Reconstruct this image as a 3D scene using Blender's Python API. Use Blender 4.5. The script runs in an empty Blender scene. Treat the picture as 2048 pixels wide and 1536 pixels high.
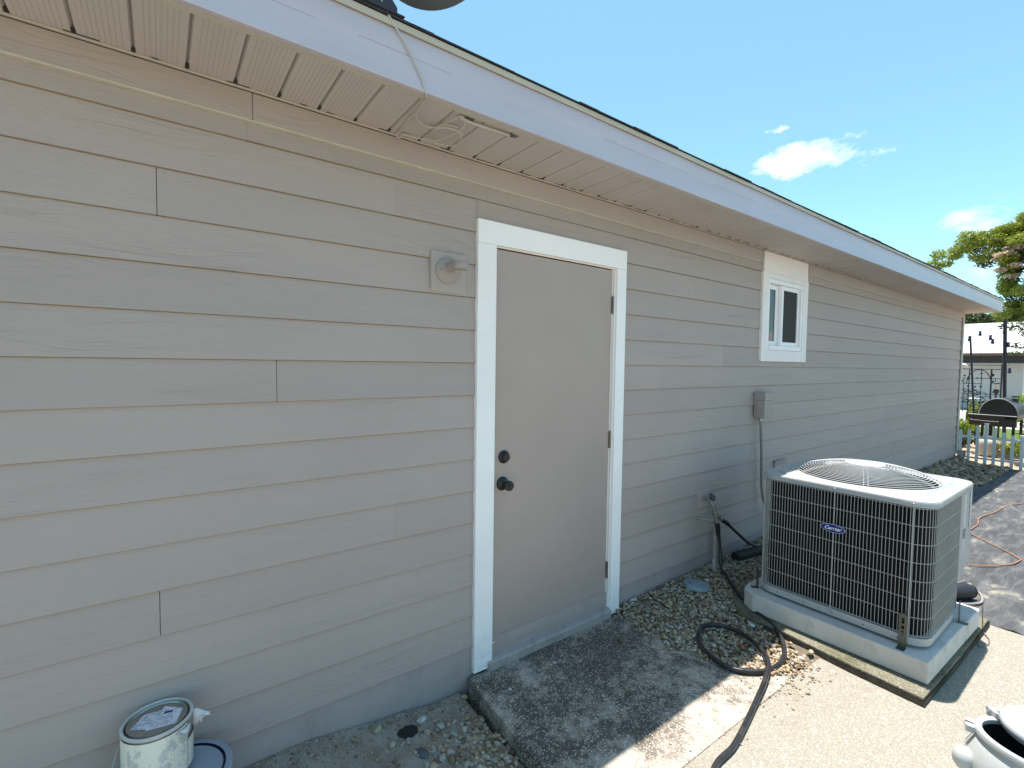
import bpy, math, random
import numpy as np
from mathutils import Vector, Matrix
random.seed(7); rng = np.random.default_rng(11)
S = bpy.context.scene
COL = S.collection
PI = math.pi

# ------------------------------------------------------------------ camera
cam_d = bpy.data.cameras.new('camera'); cam = bpy.data.objects.new('camera', cam_d); COL.objects.link(cam)
R3 = Matrix(((0.8046542340702293, 0.014901004334633875, -0.593556672662916),
             (-0.5935908121365899, 0.04287277604228418, -0.8036242111966587),
             (0.013472614441022436, 0.9989694115158118, 0.04334286003341481)))
cam.matrix_world = Matrix.Translation((0, -2.009, 1.52)) @ R3.to_4x4()
cam_d.sensor_width = 36; cam_d.lens = 956 / 2048 * 36
cam_d.clip_start = .02; cam_d.clip_end = 1000
S.camera = cam

# ------------------------------------------------------------------ sky, sun, exposure
SUN_DIR = Vector((.12, .128, 1)).normalized()
W = bpy.data.worlds.new('World'); S.world = W; W.use_nodes = True
nt = W.node_tree; N = nt.nodes; L = nt.links
for n in list(N): N.remove(n)
out = N.new('ShaderNodeOutputWorld'); bg = N.new('ShaderNodeBackground'); bg.inputs[1].default_value = .12
sky = N.new('ShaderNodeTexSky'); sky.sky_type = 'NISHITA'; sky.sun_disc = False
sky.sun_elevation = math.asin(SUN_DIR.z); sky.sun_rotation = math.atan2(SUN_DIR.x, SUN_DIR.y)
sky.air_density = 1.0; sky.dust_density = .6; sky.ozone_density = 1.0
tint = N.new('ShaderNodeMix'); tint.data_type = 'RGBA'; tint.blend_type = 'MULTIPLY'; tint.inputs[0].default_value = 1
tint.inputs[7].default_value = (.76, 1.01, .93, 1)
L.new(sky.outputs[0], tint.inputs[6])
tc = N.new('ShaderNodeTexCoord')
def cloud(center, sx, sz, seed, thr, rag):
    """soft white cloud around one direction of the sky"""
    d = Vector(center).normalized(); rt = d.cross(Vector((0, 0, 1))).normalized(); up = rt.cross(d)
    def dot(v):
        n = N.new('ShaderNodeVectorMath'); n.operation = 'DOT_PRODUCT'; L.new(tc.outputs['Generated'], n.inputs[0]); n.inputs[1].default_value = v; return n.outputs['Value']
    def mth(op, a, b):
        n = N.new('ShaderNodeMath'); n.operation = op
        for i, q in enumerate((a, b)):
            if isinstance(q, (int, float)): n.inputs[i].default_value = q
            elif q is not None: L.new(q, n.inputs[i])
        return n.outputs[0]
    u = mth('DIVIDE', dot(rt), sx); v = mth('DIVIDE', dot(up), sz)
    rr = mth('ADD', mth('MULTIPLY', u, u), mth('MULTIPLY', v, v))
    nz = N.new('ShaderNodeTexNoise'); nz.inputs['Scale'].default_value = rag; nz.inputs['Detail'].default_value = 9; nz.inputs['Roughness'].default_value = .62
    mp = N.new('ShaderNodeMapping'); mp.inputs['Location'].default_value = (seed, seed * 2, 0); mp.inputs['Scale'].default_value = (1, 1, 1.9)
    L.new(tc.outputs['Generated'], mp.inputs[0]); L.new(mp.outputs[0], nz.inputs['Vector'])
    m = mth('SUBTRACT', mth('MULTIPLY', nz.outputs[0], 5.0), mth('ADD', rr, thr + 1.05))
    mr = N.new('ShaderNodeMapRange'); L.new(m, mr.inputs[0]); mr.inputs[1].default_value = 0; mr.inputs[2].default_value = 1.15; mr.inputs[4].default_value = .92
    front = mth('GREATER_THAN', dot(d), 0)
    return mth('MULTIPLY', mr.outputs[0], front)
cur = tint.outputs[2]
for c in (((100, 41.2, 39.6), .110, .031, 3.1, .90, 16), ((100, 17, 21.5), .075, .035, 5.7, .95, 10), ((100, 12, 17), .10, .04, 9.2, .75, 9), ((100, 46.5, 47.2), .040, .008, 1.3, 1.15, 26)):
    m = cloud(*c)
    mx = N.new('ShaderNodeMix'); mx.data_type = 'RGBA'; L.new(m, mx.inputs[0]); L.new(cur, mx.inputs[6]); mx.inputs[7].default_value = (5.6, 5.9, 6.6, 1)
    cur = mx.outputs[2]
L.new(cur, bg.inputs[0]); L.new(bg.outputs[0], out.inputs[0])
sd = bpy.data.lights.new('sun', 'SUN'); sd.energy = 4.8; sd.angle = math.radians(.53); sd.color = (1, .945, .88)
so = bpy.data.objects.new('sun', sd); COL.objects.link(so); so.rotation_euler = SUN_DIR.to_track_quat('Z', 'Y').to_euler(); so.location = (3, 3, 20)
S.view_settings.view_transform = 'Standard'; S.view_settings.look = 'None'; S.view_settings.gamma = 1
S.view_settings.use_curve_mapping = False; S.view_settings.exposure = 1.09
S.render.engine = 'CYCLES'
S.cycles.max_bounces = 8; S.cycles.diffuse_bounces = 4; S.cycles.glossy_bounces = 3; S.cycles.use_denoising = True

# ------------------------------------------------------------------ material helpers
class NB:
    def __init__(s, name):
        s.m = bpy.data.materials.new(name); s.m.use_nodes = True; s.t = s.m.node_tree; s.N = s.t.nodes; s.L = s.t.links
        s.b = s.N['Principled BSDF']; s.o = s.N['Material Output']; s.tc = s.N.new('ShaderNodeTexCoord')
    def n(s, k, **kw):
        x = s.N.new('ShaderNode' + k)
        for a, v in kw.items(): setattr(x, a, v)
        return x
    def set(s, sock, v):
        if isinstance(v, (int, float)): sock.default_value = v
        elif isinstance(v, (tuple, list)): sock.default_value = tuple(v) + ((1,) if len(v) == 3 and sock.type == 'RGBA' else ())
        else: s.L.new(v, sock)
    def m_(s, op, a, b=None, clamp=False):
        x = s.n('Math', operation=op, use_clamp=clamp); s.set(x.inputs[0], a)
        if b is not None: s.set(x.inputs[1], b)
        return x.outputs[0]
    def vm(s, op, a, b):
        x = s.n('VectorMath', operation=op); s.set(x.inputs[0], a); s.set(x.inputs[1], b); return x.outputs[0]
    def obj(s, scale=(1, 1, 1), rnd=False):
        v = s.vm('MULTIPLY', s.tc.outputs['Object'], scale)
        if rnd:
            g = s.n('NewGeometry'); v = s.vm('ADD', v, s.comb(s.m_('MULTIPLY', g.outputs['Random Per Island'], 40), 0, s.m_('MULTIPLY', g.outputs['Random Per Island'], 90)))
        return v
    def comb(s, x, y, z):
        c = s.n('CombineXYZ')
        for i, q in enumerate((x, y, z)): s.set(c.inputs[i], q)
        return c.outputs[0]
    def sep(s, v):
        c = s.n('SeparateXYZ'); s.set(c.inputs[0], v); return c.outputs
    def noise(s, vec, scale, detail=4, rough=.55, dist=0):
        x = s.n('TexNoise'); s.set(x.inputs['Vector'], vec); x.inputs['Scale'].default_value = scale
        x.inputs['Detail'].default_value = detail; x.inputs['Roughness'].default_value = rough; x.inputs['Distortion'].default_value = dist
        return x.outputs[0]
    def vor(s, vec, scale, out='Distance', feature='F1', rand=1):
        x = s.n('TexVoronoi', feature=feature); s.set(x.inputs['Vector'], vec); x.inputs['Scale'].default_value = scale; x.inputs['Randomness'].default_value = rand
        return x.outputs[out]
    def ramp(s, f, stops, interp='LINEAR'):
        x = s.n('ValToRGB'); s.set(x.inputs[0], f); cr = x.color_ramp; cr.interpolation = interp
        while len(cr.elements) > len(stops): cr.elements.remove(cr.elements[-1])
        while len(cr.elements) < len(stops): cr.elements.new(.5)
        for e, (p, c) in zip(cr.elements, stops): e.position = p; e.color = tuple(c) + (1,)
        return x.outputs[0]
    def rng(s, f, a, b, c=0, d=1):
        x = s.n('MapRange'); s.set(x.inputs[0], f)
        for i, v in enumerate((a, b, c, d)): x.inputs[i + 1].default_value = v
        return x.outputs[0]
    def mix(s, f, a, b, mode='MIX'):
        x = s.n('Mix', data_type='RGBA', blend_type=mode); s.set(x.inputs[0], f); s.set(x.inputs[6], a); s.set(x.inputs[7], b); return x.outputs[2]
    def bump(s, h, strength, dist=.01, prev=None):
        x = s.n('Bump'); s.set(x.inputs['Height'], h); x.inputs['Strength'].default_value = strength; x.inputs['Distance'].default_value = dist
        if prev is not None: s.L.new(prev, x.inputs['Normal'])
        return x.outputs[0]
    def fin(s, col, rough=.6, normal=None, metal=0, spec=None, trans=None):
        s.set(s.b.inputs['Base Color'], col); s.set(s.b.inputs['Roughness'], rough); s.set(s.b.inputs['Metallic'], metal)
        if normal is not None: s.L.new(normal, s.b.inputs['Normal'])
        if spec is not None: s.b.inputs['Specular IOR Level'].default_value = spec
        return s.m

MATS = {}
def plain(name, col, rough=.6, var=.10, scale=6, bs=.15, bscale=120, metal=0, spec=None, dirt=None):
    """paint, plastic or metal with a faint mottled tone and fine surface relief"""
    if name in MATS: return MATS[name]
    b = NB(name); v = b.obj()
    f = b.noise(v, scale, 5, .6)
    c = b.mix(b.rng(f, .3, .7), tuple(q * (1 - var) for q in col), tuple(min(1, q * (1 + var)) for q in col))
    if dirt:
        dn = b.noise(v, dirt[1], 7, .7)
        c = b.mix(b.m_('MULTIPLY', b.rng(dn, .52, .72), dirt[2]), c, dirt[0])
    r = b.rng(b.noise(v, scale * 3, 3), .3, .7, max(.02, rough - .08), min(1, rough + .08))
    MATS[name] = b.fin(c, r, b.bump(b.noise(v, bscale, 3), bs, .002), metal, spec)
    return MATS[name]

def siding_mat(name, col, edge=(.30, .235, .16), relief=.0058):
    b = NB(name)
    g = b.n('NewGeometry').outputs['Random Per Island']
    v = b.obj((1.1, 1, 40), True)
    warp = b.noise(b.obj((.9, 1, 5), True), 1.6, 2)
    v2 = b.vm('ADD', v, b.comb(0, 0, b.m_('MULTIPLY', warp, 9)))
    grain = b.noise(v2, 2.0, 3, .55)
    fine = b.noise(b.obj((9, 1, 240), True), 2.0, 2, .5)
    mask = b.rng(b.noise(b.obj((.5, 1, 3.0), True), 1.3, 2), .42, .62, .12, 1)
    h = b.m_('ADD', b.m_('MULTIPLY', grain, mask), b.m_('MULTIPLY', fine, .16))
    tone = b.rng(g, 0, 1, .955, 1.03)
    blot = b.rng(b.noise(b.obj((.6, 1, 1.4)), 1.7, 4), .3, .7, .96, 1.04)
    c = b.mix(1.0, tuple(col), b.comb(b.m_('MULTIPLY', tone, blot), b.m_('MULTIPLY', tone, blot), b.m_('MULTIPLY', tone, blot)), 'MULTIPLY')
    pz_ = b.sep(b.n('NewGeometry').outputs['Position'])[2]
    dirt = b.m_('MULTIPLY', b.rng(b.m_('ADD', pz_, b.m_('MULTIPLY', b.noise(b.obj(), 7, 5), .35)), .42, .12), b.rng(b.noise(b.obj(), 38, 6, .7), .48, .7))
    c = b.mix(b.m_('MULTIPLY', dirt, .35), c, (.20, .17, .13))
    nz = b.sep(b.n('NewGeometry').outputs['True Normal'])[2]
    c = b.mix(b.m_('LESS_THAN', nz, -.5), c, edge)      # tan underside paints in the warm bounce light below each board
    return b.fin(c, .62, b.bump(h, .95, relief), spec=.35)

def aggregate_mat(name, base, dark, light, stain=.5, yfade=True):
    """concrete with exposed pebbles, dark stains heavier towards the wall"""
    b = NB(name); v = b.obj()
    d = b.vor(v, 135); cc = b.vor(v, 135, 'Color')
    d2 = b.vor(v, 70); cc2 = b.vor(v, 70, 'Color')
    lum = b.m_('MULTIPLY', b.sep(cc)[0], 1)
    peb = b.ramp(lum, [(0, tuple(q * .55 for q in base)), (.45, base), (.8, light), (1, tuple(min(.85, q * 1.15) for q in light))])
    body = b.mix(b.rng(d, .25, .55), peb, tuple(q * .45 for q in base))
    big = b.m_('MULTIPLY', b.m_('GREATER_THAN', b.sep(cc2)[1], .90), b.rng(d2, .42, .34))
    body = b.mix(big, body, tuple(q * 1.05 for q in light))
    fn = b.noise(v, 420, 2)
    body = b.mix(.5, body, b.ramp(fn, [(.3, tuple(q * .6 for q in base)), (.7, tuple(q * 1.25 for q in base))]))
    pit = b.rng(b.noise(v, 130, 3, .6), .60, .68)
    body = b.mix(b.m_('MULTIPLY', pit, .7), body, tuple(q * .3 for q in base))
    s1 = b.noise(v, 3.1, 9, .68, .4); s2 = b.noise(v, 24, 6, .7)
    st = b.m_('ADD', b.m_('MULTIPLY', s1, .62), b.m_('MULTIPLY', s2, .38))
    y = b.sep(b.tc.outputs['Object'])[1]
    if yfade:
        near_wall = b.rng(b.m_('ADD', y, b.m_('MULTIPLY', b.noise(v, 2.2, 4), .5)), -.95, -.45, .0, 1)  # stain grows denser and stronger towards the wall
        thr = b.rng(near_wall, 0, 1, .58, .475)
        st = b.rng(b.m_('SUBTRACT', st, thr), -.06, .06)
        st = b.m_('MULTIPLY', st, b.rng(near_wall, 0, 1, .35, stain))
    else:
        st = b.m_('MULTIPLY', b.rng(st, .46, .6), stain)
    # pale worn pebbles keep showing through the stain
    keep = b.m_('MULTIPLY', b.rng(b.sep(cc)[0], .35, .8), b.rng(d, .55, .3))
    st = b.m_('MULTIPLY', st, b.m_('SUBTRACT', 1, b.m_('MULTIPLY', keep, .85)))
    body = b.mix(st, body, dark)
    h = b.m_('ADD', b.m_('MULTIPLY', b.rng(d, 0, .5, 1, 0), .7), b.m_('MULTIPLY', s2, .8))
    return b.fin(body, .9, b.bump(h, .8, .004), spec=.2)

def pebble_mat(name, stops, rough=.6):
    b = NB(name); g = b.n('NewGeometry').outputs['Random Per Island']
    c = b.ramp(g, stops)
    n = b.noise(b.obj(), 160, 4)
    c = b.mix(1, c, b.ramp(n, [(.25, (.72, .72, .72)), (.75, (1.0, 1.0, 1.0))]), 'MULTIPLY')
    return b.fin(c, rough, b.bump(n, .3, .002), spec=.35)

def leaf_mat(name, a, c_, sat=.5):
    b = NB(name); g = b.n('NewGeometry').outputs['Random Per Island']
    c = b.ramp(g, [(0, a), (.5, tuple((p + q) / 2 for p, q in zip(a, c_))), (1, c_)])
    b.fin(c, .55)
    tr = b.n('BsdfTranslucent'); b.L.new(b.mix(1, c, (1.3, 1.5, .5), 'MULTIPLY'), tr.inputs[0])
    mx = b.n('MixShader'); mx.inputs[0].default_value = .35
    b.L.new(b.b.outputs[0], mx.inputs[1]); b.L.new(tr.outputs[0], mx.inputs[2]); b.L.new(mx.outputs[0], b.o.inputs[0])
    return b.m

# ------------------------------------------------------------------ mesh helpers
class MB:
    def __init__(s): s.v = []; s.f = []; s.smooth = []
    def add(s, vs, fs, smooth=False):
        o = len(s.v); s.v += [tuple(map(float, p)) for p in vs]; s.f += [tuple(i + o for i in f) for f in fs]; s.smooth += [smooth] * len(fs); return s
    def box(s, a, b_, rot=None, piv=None):
        x0, y0, z0 = a; x1, y1, z1 = b_
        vs = [Vector(p) for p in ((x0, y0, z0), (x1, y0, z0), (x1, y1, z0), (x0, y1, z0), (x0, y0, z1), (x1, y0, z1), (x1, y1, z1), (x0, y1, z1))]
        if rot is not None:
            piv = Vector(piv if piv is not None else [(p + q) / 2 for p, q in zip(a, b_)])
            vs = [rot @ (v - piv) + piv for v in vs]
        return s.add(vs, [(0, 3, 2, 1), (4, 5, 6, 7), (0, 1, 5, 4), (1, 2, 6, 5), (2, 3, 7, 6), (3, 0, 4, 7)])
    def cham(s, a, b_, c=.003):
        """box with chamfered edges"""
        x0, y0, z0 = a; x1, y1, z1 = b_
        c = min(c, (x1 - x0) * .45, (y1 - y0) * .45, (z1 - z0) * .45)
        vs = []; idx = {}
        X = (x0, x1); Y = (y0, y1); Z = (z0, z1)
        for i in (0, 1):
            for j in (0, 1):
                for k in (0, 1):
                    sx, sy, sz = (1 - 2 * i), (1 - 2 * j), (1 - 2 * k)
                    for ax in range(3):
                        p = [X[i] + sx * c, Y[j] + sy * c, Z[k] + sz * c]; p[ax] = (X[i], Y[j], Z[k])[ax]
                        idx[i, j, k, ax] = len(vs); vs.append(p)
        g = lambda i, j, k, a: idx[i, j, k, a]
        fs = []
        for i in (0, 1): fs.append(tuple(g(i, *jk, 0) for jk in ((0, 0), (1, 0), (1, 1), (0, 1))))
        for j in (0, 1): fs.append(tuple(g(ik[0], j, ik[1], 1) for ik in ((0, 0), (1, 0), (1, 1), (0, 1))))
        for k in (0, 1): fs.append(tuple(g(*ij, k, 2) for ij in ((0, 0), (1, 0), (1, 1), (0, 1))))
        for i in (0, 1):
            for j in (0, 1): fs.append((g(i, j, 0, 0), g(i, j, 1, 0), g(i, j, 1, 1), g(i, j, 0, 1)))
        for i in (0, 1):
            for k in (0, 1): fs.append((g(i, 0, k, 0), g(i, 1, k, 0), g(i, 1, k, 2), g(i, 0, k, 2)))
        for j in (0, 1):
            for k in (0, 1): fs.append((g(0, j, k, 1), g(1, j, k, 1), g(1, j, k, 2), g(0, j, k, 2)))
        for i in (0, 1):
            for j in (0, 1):
                for k in (0, 1): fs.append((g(i, j, k, 0), g(i, j, k, 1), g(i, j, k, 2)))
        return s.add(vs, fs)
    def tube(s, pts, r, n=8, caps=True, closed=False, up=None):
        pts = [Vector(p) for p in pts]; m = len(pts)
        rs = r if isinstance(r, (list, tuple)) else [r] * m
        vs = []; prev = None
        for i, p in enumerate(pts):
            if closed: t = pts[(i + 1) % m] - pts[i - 1]
            else: t = pts[min(i + 1, m - 1)] - pts[max(i - 1, 0)]
            if t.length < 1e-9: t = Vector((0, 0, 1))
            t.normalize()
            if prev is None:
                a = Vector((0, 0, 1)) if abs(t.z) < .9 else Vector((1, 0, 0))
                u = t.cross(a).normalized()
            else:
                u = (prev - t * prev.dot(t)).normalized()
            prev = u; w = t.cross(u)
            vs += [p + (u * math.cos(2 * PI * k / n) + w * math.sin(2 * PI * k / n)) * rs[i] for k in range(n)]
        fs = []
        for i in range(m if closed else m - 1):
            j = (i + 1) % m
            for k in range(n): fs.append((i * n + k, i * n + (k + 1) % n, j * n + (k + 1) % n, j * n + k))
        if caps and not closed: fs += [tuple(range(n))[::-1], tuple((m - 1) * n + k for k in range(n))]
        return s.add(vs, fs, True)
    def lathe(s, prof, M=None, n=32, smooth=True, a0=0, a1=2 * PI, caps=False):
        M = M or Matrix.Identity(4); full = abs(a1 - a0 - 2 * PI) < 1e-6; k_ = n if full else n + 1
        vs = []
        for r, z in prof:
            for k in range(k_):
                a = a0 + (a1 - a0) * k / n; vs.append(M @ Vector((r * math.cos(a), r * math.sin(a), z)))
        fs = []
        for i in range(len(prof) - 1):
            for k in range(n):
                kk = (k + 1) % k_
                fs.append((i * k_ + k, i * k_ + kk, (i + 1) * k_ + kk, (i + 1) * k_ + k))
        if full and caps:
            if prof[0][0] > 1e-6: fs.append(tuple(range(k_))[::-1])
            if prof[-1][0] > 1e-6: fs.append(tuple((len(prof) - 1) * k_ + k for k in range(k_)))
        return s.add(vs, fs, smooth)
    def prism(s, poly, z0, z1, M=None):
        M = M or Matrix.Identity(4); n = len(poly)
        vs = [M @ Vector((x, y, z0)) for x, y in poly] + [M @ Vector((x, y, z1)) for x, y in poly]
        fs = [tuple(range(n))[::-1], tuple(range(n, 2 * n))] + [(i, (i + 1) % n, n + (i + 1) % n, n + i) for i in range(n)]
        return s.add(vs, fs)
    def build(s, name, mat, parent=None, bevel=0, smooth=None, sharp=None):
        me = bpy.data.meshes.new(name)
        off = Vector((0, 0, 0))
        if parent is not None:
            q = parent
            while q is not None: off += q.location; q = q.parent
        vs = [(x - off.x, y - off.y, z - off.z) for x, y, z in s.v] if off.length > 0 else s.v
        me.from_pydata(vs, [], s.f); me.update()
        sm = s.smooth if smooth is None else [smooth] * len(s.f)
        me.polygons.foreach_set('use_smooth', sm)
        bm_fix(me)
        me.materials.append(mat)
        o = bpy.data.objects.new(name, me); COL.objects.link(o)
        if parent is not None: o.parent = parent
        if bevel:
            md = o.modifiers.new('bevel', 'BEVEL'); md.width = bevel; md.segments = 2; md.limit_method = 'ANGLE'
        if any(sm):
            md = o.modifiers.new('edge', 'EDGE_SPLIT'); md.split_angle = math.radians(40)
        return o
def build_each(m, name, mat, parent, link=None):
    """one object for each loose piece held by m"""
    n = len(m.v); p = list(range(n))
    def find(i):
        while p[i] != i: p[i] = p[p[i]]; i = p[i]
        return i
    for f in m.f:
        for j in f[1:]: p[find(j)] = find(f[0])
    if link:
        for a, b_ in link(m): p[find(a)] = find(b_)
    groups = {}
    for f, sm in zip(m.f, m.smooth): groups.setdefault(find(f[0]), []).append((f, sm))
    for fs in groups.values():
        q = MB(); idx = {}
        for f, sm in fs:
            for i in f:
                if i not in idx: idx[i] = len(q.v); q.v.append(m.v[i])
            q.f.append(tuple(idx[i] for i in f)); q.smooth.append(sm)
        q.build(name, mat, parent)
def bm_fix(me):
    import bmesh
    if len(me.polygons) > 60000: return
    b = bmesh.new(); b.from_mesh(me); bmesh.ops.recalc_face_normals(b, faces=b.faces); b.to_mesh(me); b.free()

def smooth_path(pts, k=6):
    P = [Vector(p) for p in pts]; out = []
    for i in range(len(P) - 1):
        p0 = P[max(i - 1, 0)]; p1 = P[i]; p2 = P[i + 1]; p3 = P[min(i + 2, len(P) - 1)]
        for j in range(k):
            t = j / k
            out.append(.5 * ((2 * p1) + (p2 - p0) * t + (2 * p0 - 5 * p1 + 4 * p2 - p3) * t * t + (3 * p1 - p0 - 3 * p2 + p3) * t ** 3))
    out.append(P[-1]); return out
def tag(o, label=None, cat=None, group=None, kind=None):
    if label: o['label'] = label
    if cat: o['category'] = cat
    if group: o['group'] = group
    if kind: o['kind'] = kind
    return o
def thing(name, loc, label, cat, group=None):
    o = bpy.data.objects.new(name, None); COL.objects.link(o); o.location = loc; o.empty_display_size = .1
    return tag(o, label, cat, group)
def copy_tree(o, parent=None):
    c = o.copy(); COL.objects.link(c); c.parent = parent
    for ch in list(o.children): copy_tree(ch, c)
    return c
def grid(name, xs, ys, zf, mat, kind='structure'):
    vs = [(x, y, zf(x, y)) for y in ys for x in xs]; n = len(xs)
    fs = [(j * n + i, j * n + i + 1, (j + 1) * n + i + 1, (j + 1) * n + i) for j in range(len(ys) - 1) for i in range(n - 1)]
    m = MB(); m.add(vs, fs, True); o = m.build(name, mat); tag(o, kind=kind); return o
def sstep(a, b, x):
    t = min(1, max(0, (x - a) / (b - a))); return t * t * (3 - 2 * t)
def hsh(x, y, s=0):
    return (math.sin(x * 12.7 + y * 7.3 + s) + math.sin(x * 5.1 - y * 9.7 + s * 2.1) + math.sin(x * 23.1 + y * 19.3 + s * .7) * .5) / 2.5

# ------------------------------------------------------------------ materials
M_sid = siding_mat('painted greige siding', (.424, .350, .322))
M_frz = siding_mat('painted frieze', (.412, .348, .322), (.55, .5, .43))  # pale edge colour paints bounce light on the frieze underside
M_fnd = plain('painted foundation', (.41, .335, .32), .75, .06, 4, .35, 60, dirt=((.16, .15, .13), 5, .35))
M_sof = None
M_white = siding_mat('white trim paint', (.94, .89, .88), (.85, .8, .8), .0028)
M_door = plain('greige door paint', (.408, .320, .288), .42, .04, 1.6, .08, 70, dirt=((.25, .21, .18), 5, .12))
M_jamb = plain('white jamb', (.90, .84, .80), .5, .05, 5, .2, 60)
M_black = plain('black metal', (.012, .012, .013), .38, .1, 8, .1)
M_gunm = plain('worn steel', (.22, .20, .18), .4, .15, 20, .2, metal=.7)
M_fascia = None

def soffit_mat():
    b = NB('vented soffit'); v = b.vm('ADD', b.tc.outputs['Object'], (5, 0, 0)); x, y, z = b.sep(v)
    p = .1405; k = .0138
    fx = b.m_('FRACT', b.m_('DIVIDE', b.m_('ADD', x, .191 + 40 * p), p))
    cell = b.m_('FLOOR', b.m_('DIVIDE', b.m_('ADD', x, .191 + 40 * p), p))
    ky = .0118; ux = b.m_('FRACT', b.m_('DIVIDE', x, k)); uy = b.m_('FRACT', b.m_('ADD', b.m_('DIVIDE', y, ky), b.m_('MULTIPLY', b.m_('FLOOR', b.m_('DIVIDE', x, k)), .5)))
    dx = b.m_('MULTIPLY', b.m_('SUBTRACT', ux, .5), k); dy = b.m_('MULTIPLY', b.m_('SUBTRACT', uy, .5), ky)
    rr = b.m_('SQRT', b.m_('ADD', b.m_('MULTIPLY', dx, dx), b.m_('MULTIPLY', dy, dy)))
    hole = b.rng(rr, .0021, .0013)
    inb = b.m_('MULTIPLY', b.m_('GREATER_THAN', fx, .13), b.m_('LESS_THAN', fx, .87))
    hole = b.m_('MULTIPLY', hole, inb)
    n = b.noise(v, 3, 4)
    clog = b.rng(b.noise(v, 2.2, 2), .36, .5, .25, 1)
    hole = b.m_('MULTIPLY', hole, clog)
    c = b.mix(b.rng(n, .3, .7), (.50, .45, .42), (.55, .495, .46))
    c = b.mix(b.m_('MULTIPLY', hole, .8), c, (.03, .027, .024))
    return b.fin(c, .55, b.bump(n, .05))
M_sof = soffit_mat()
def fascia_mat():
    b = NB('white aluminium fascia'); v = b.obj(); 
    n = b.noise(b.obj((1, 1, 6)), 2.0, 4)
    c = b.mix(b.rng(n, .3, .7), (.50, .47, .53), (.54, .505, .57))
    x, y, z = b.sep(b.tc.outputs['Object'])
    # long thin scuffs in the coating along mid height
    line = b.m_('MULTIPLY', b.rng(b.m_('ABSOLUTE', b.m_('SUBTRACT', z, b.m_('ADD', 2.640, b.m_('MULTIPLY', b.noise(b.obj((1.1, 0, 0)), 1, 1), .016)))), .0020, .0010), b.m_('GREATER_THAN', b.noise(b.obj((3.1, 1, 1)), 1.3, 1), .54))
    c = b.mix(b.m_('MULTIPLY', line, .45), c, (.12, .11, .10))
    return b.fin(c, .38, b.bump(b.noise(b.obj((.7, 1, 5)), 2.5, 2), .35, .01), spec=.5)
M_fascia = fascia_mat()
M_lip = plain('cream aluminium lip', (.50, .46, .38), .5, .05)
M_shing = plain('dark shingle', (.035, .036, .04), .9, .3, 30, .6, 90)
M_glass = None
def glass_mat():
    b = NB('window glass'); b.fin((.012, .014, .018), .05, spec=.5)
    return b.m
M_glass = glass_mat()
M_dark = plain('dark interior', (.012, .012, .013), .9)
M_cable = plain('off white cable', (.50, .47, .42), .45, .08)
M_grayp = plain('grey conduit plastic', (.27, .245, .225), .5, .08, 10)
M_boxp = plain('painted metal box', (.38, .32, .29), .62, .05, 10, dirt=((.2, .19, .17), 9, .4))
M_galv = plain('galvanised steel', (.34, .35, .35), .38, .15, 30, .2, metal=.75)
M_rub = plain('black rubber hose', (.020, .020, .023), .33, .2, 14, .25, 60, spec=.5, dirt=((.10, .09, .08), 12, .5))
M_pad = plain('cast concrete pad', (.60, .57, .53), .88, .10, 5, .5, 90, dirt=((.14, .14, .125), 7, .45))
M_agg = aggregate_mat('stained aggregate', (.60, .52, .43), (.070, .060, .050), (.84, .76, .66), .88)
M_agg2 = aggregate_mat('patio aggregate', (.375, .345, .285), (.20, .17, .125), (.52, .48, .41), .65)
M_oldslab = aggregate_mat('mossy slab', (.24, .22, .16), (.07, .07, .035), (.38, .36, .28), .8, False)
M_edge = aggregate_mat('dirty slab edge', (.14, .115, .085), (.035, .03, .025), (.12, .11, .09), .9, False)

# ------------------------------------------------------------------ the ground
def soil_mat(name, a, b_, c_, sc=9):
    b = NB(name); v = b.obj()
    n = b.noise(v, sc, 9, .66); n2 = b.noise(v, 240, 3, .6)
    c = b.ramp(n, [(.3, a), (.5, b_), (.7, c_)])
    c = b.mix(.5, c, b.ramp(n2, [(.3, tuple(q * .5 for q in b_)), (.7, tuple(min(1, q * 1.5) for q in b_))]))
    h = b.m_('ADD', n, b.m_('MULTIPLY', n2, .3))
    return b.fin(c, .95, b.bump(h, .8, .012), spec=.15)
M_soil = soil_mat('sandy soil', (.10, .085, .07), (.33, .28, .23), (.50, .44, .37))
M_bed = soil_mat('dark bed soil', (.08, .068, .052), (.16, .135, .10), (.26, .22, .17), 14)
M_mulch = soil_mat('orange mulch', (.24, .14, .085), (.38, .26, .18), (.52, .43, .33), 22)
M_grass = soil_mat('lawn', (.05, .09, .02), (.08, .13, .03), (.13, .18, .05), 3)
g = MB(); g.box((-200, -200, -.40), (200, 200, -.20)); tag(g.build('ground', soil_mat('dry ground', (.20, .18, .14), (.28, .26, .21), (.34, .31, .25), 2)), kind='structure')

def z_left(x, y):
    z = -.035 - .095 * sstep(.35, 1.22, x) - .02 * sstep(-.1, -.8, y)
    return z + .006 * hsh(x * 1.3, y * 1.3) + .004 * hsh(x * 5, y * 5, 2)
xs = np.arange(-3.2, 1.205, .03); ys = np.arange(-1.2, .02, .03)
grid('soil', list(xs), list(ys), z_left, M_soil)
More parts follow.
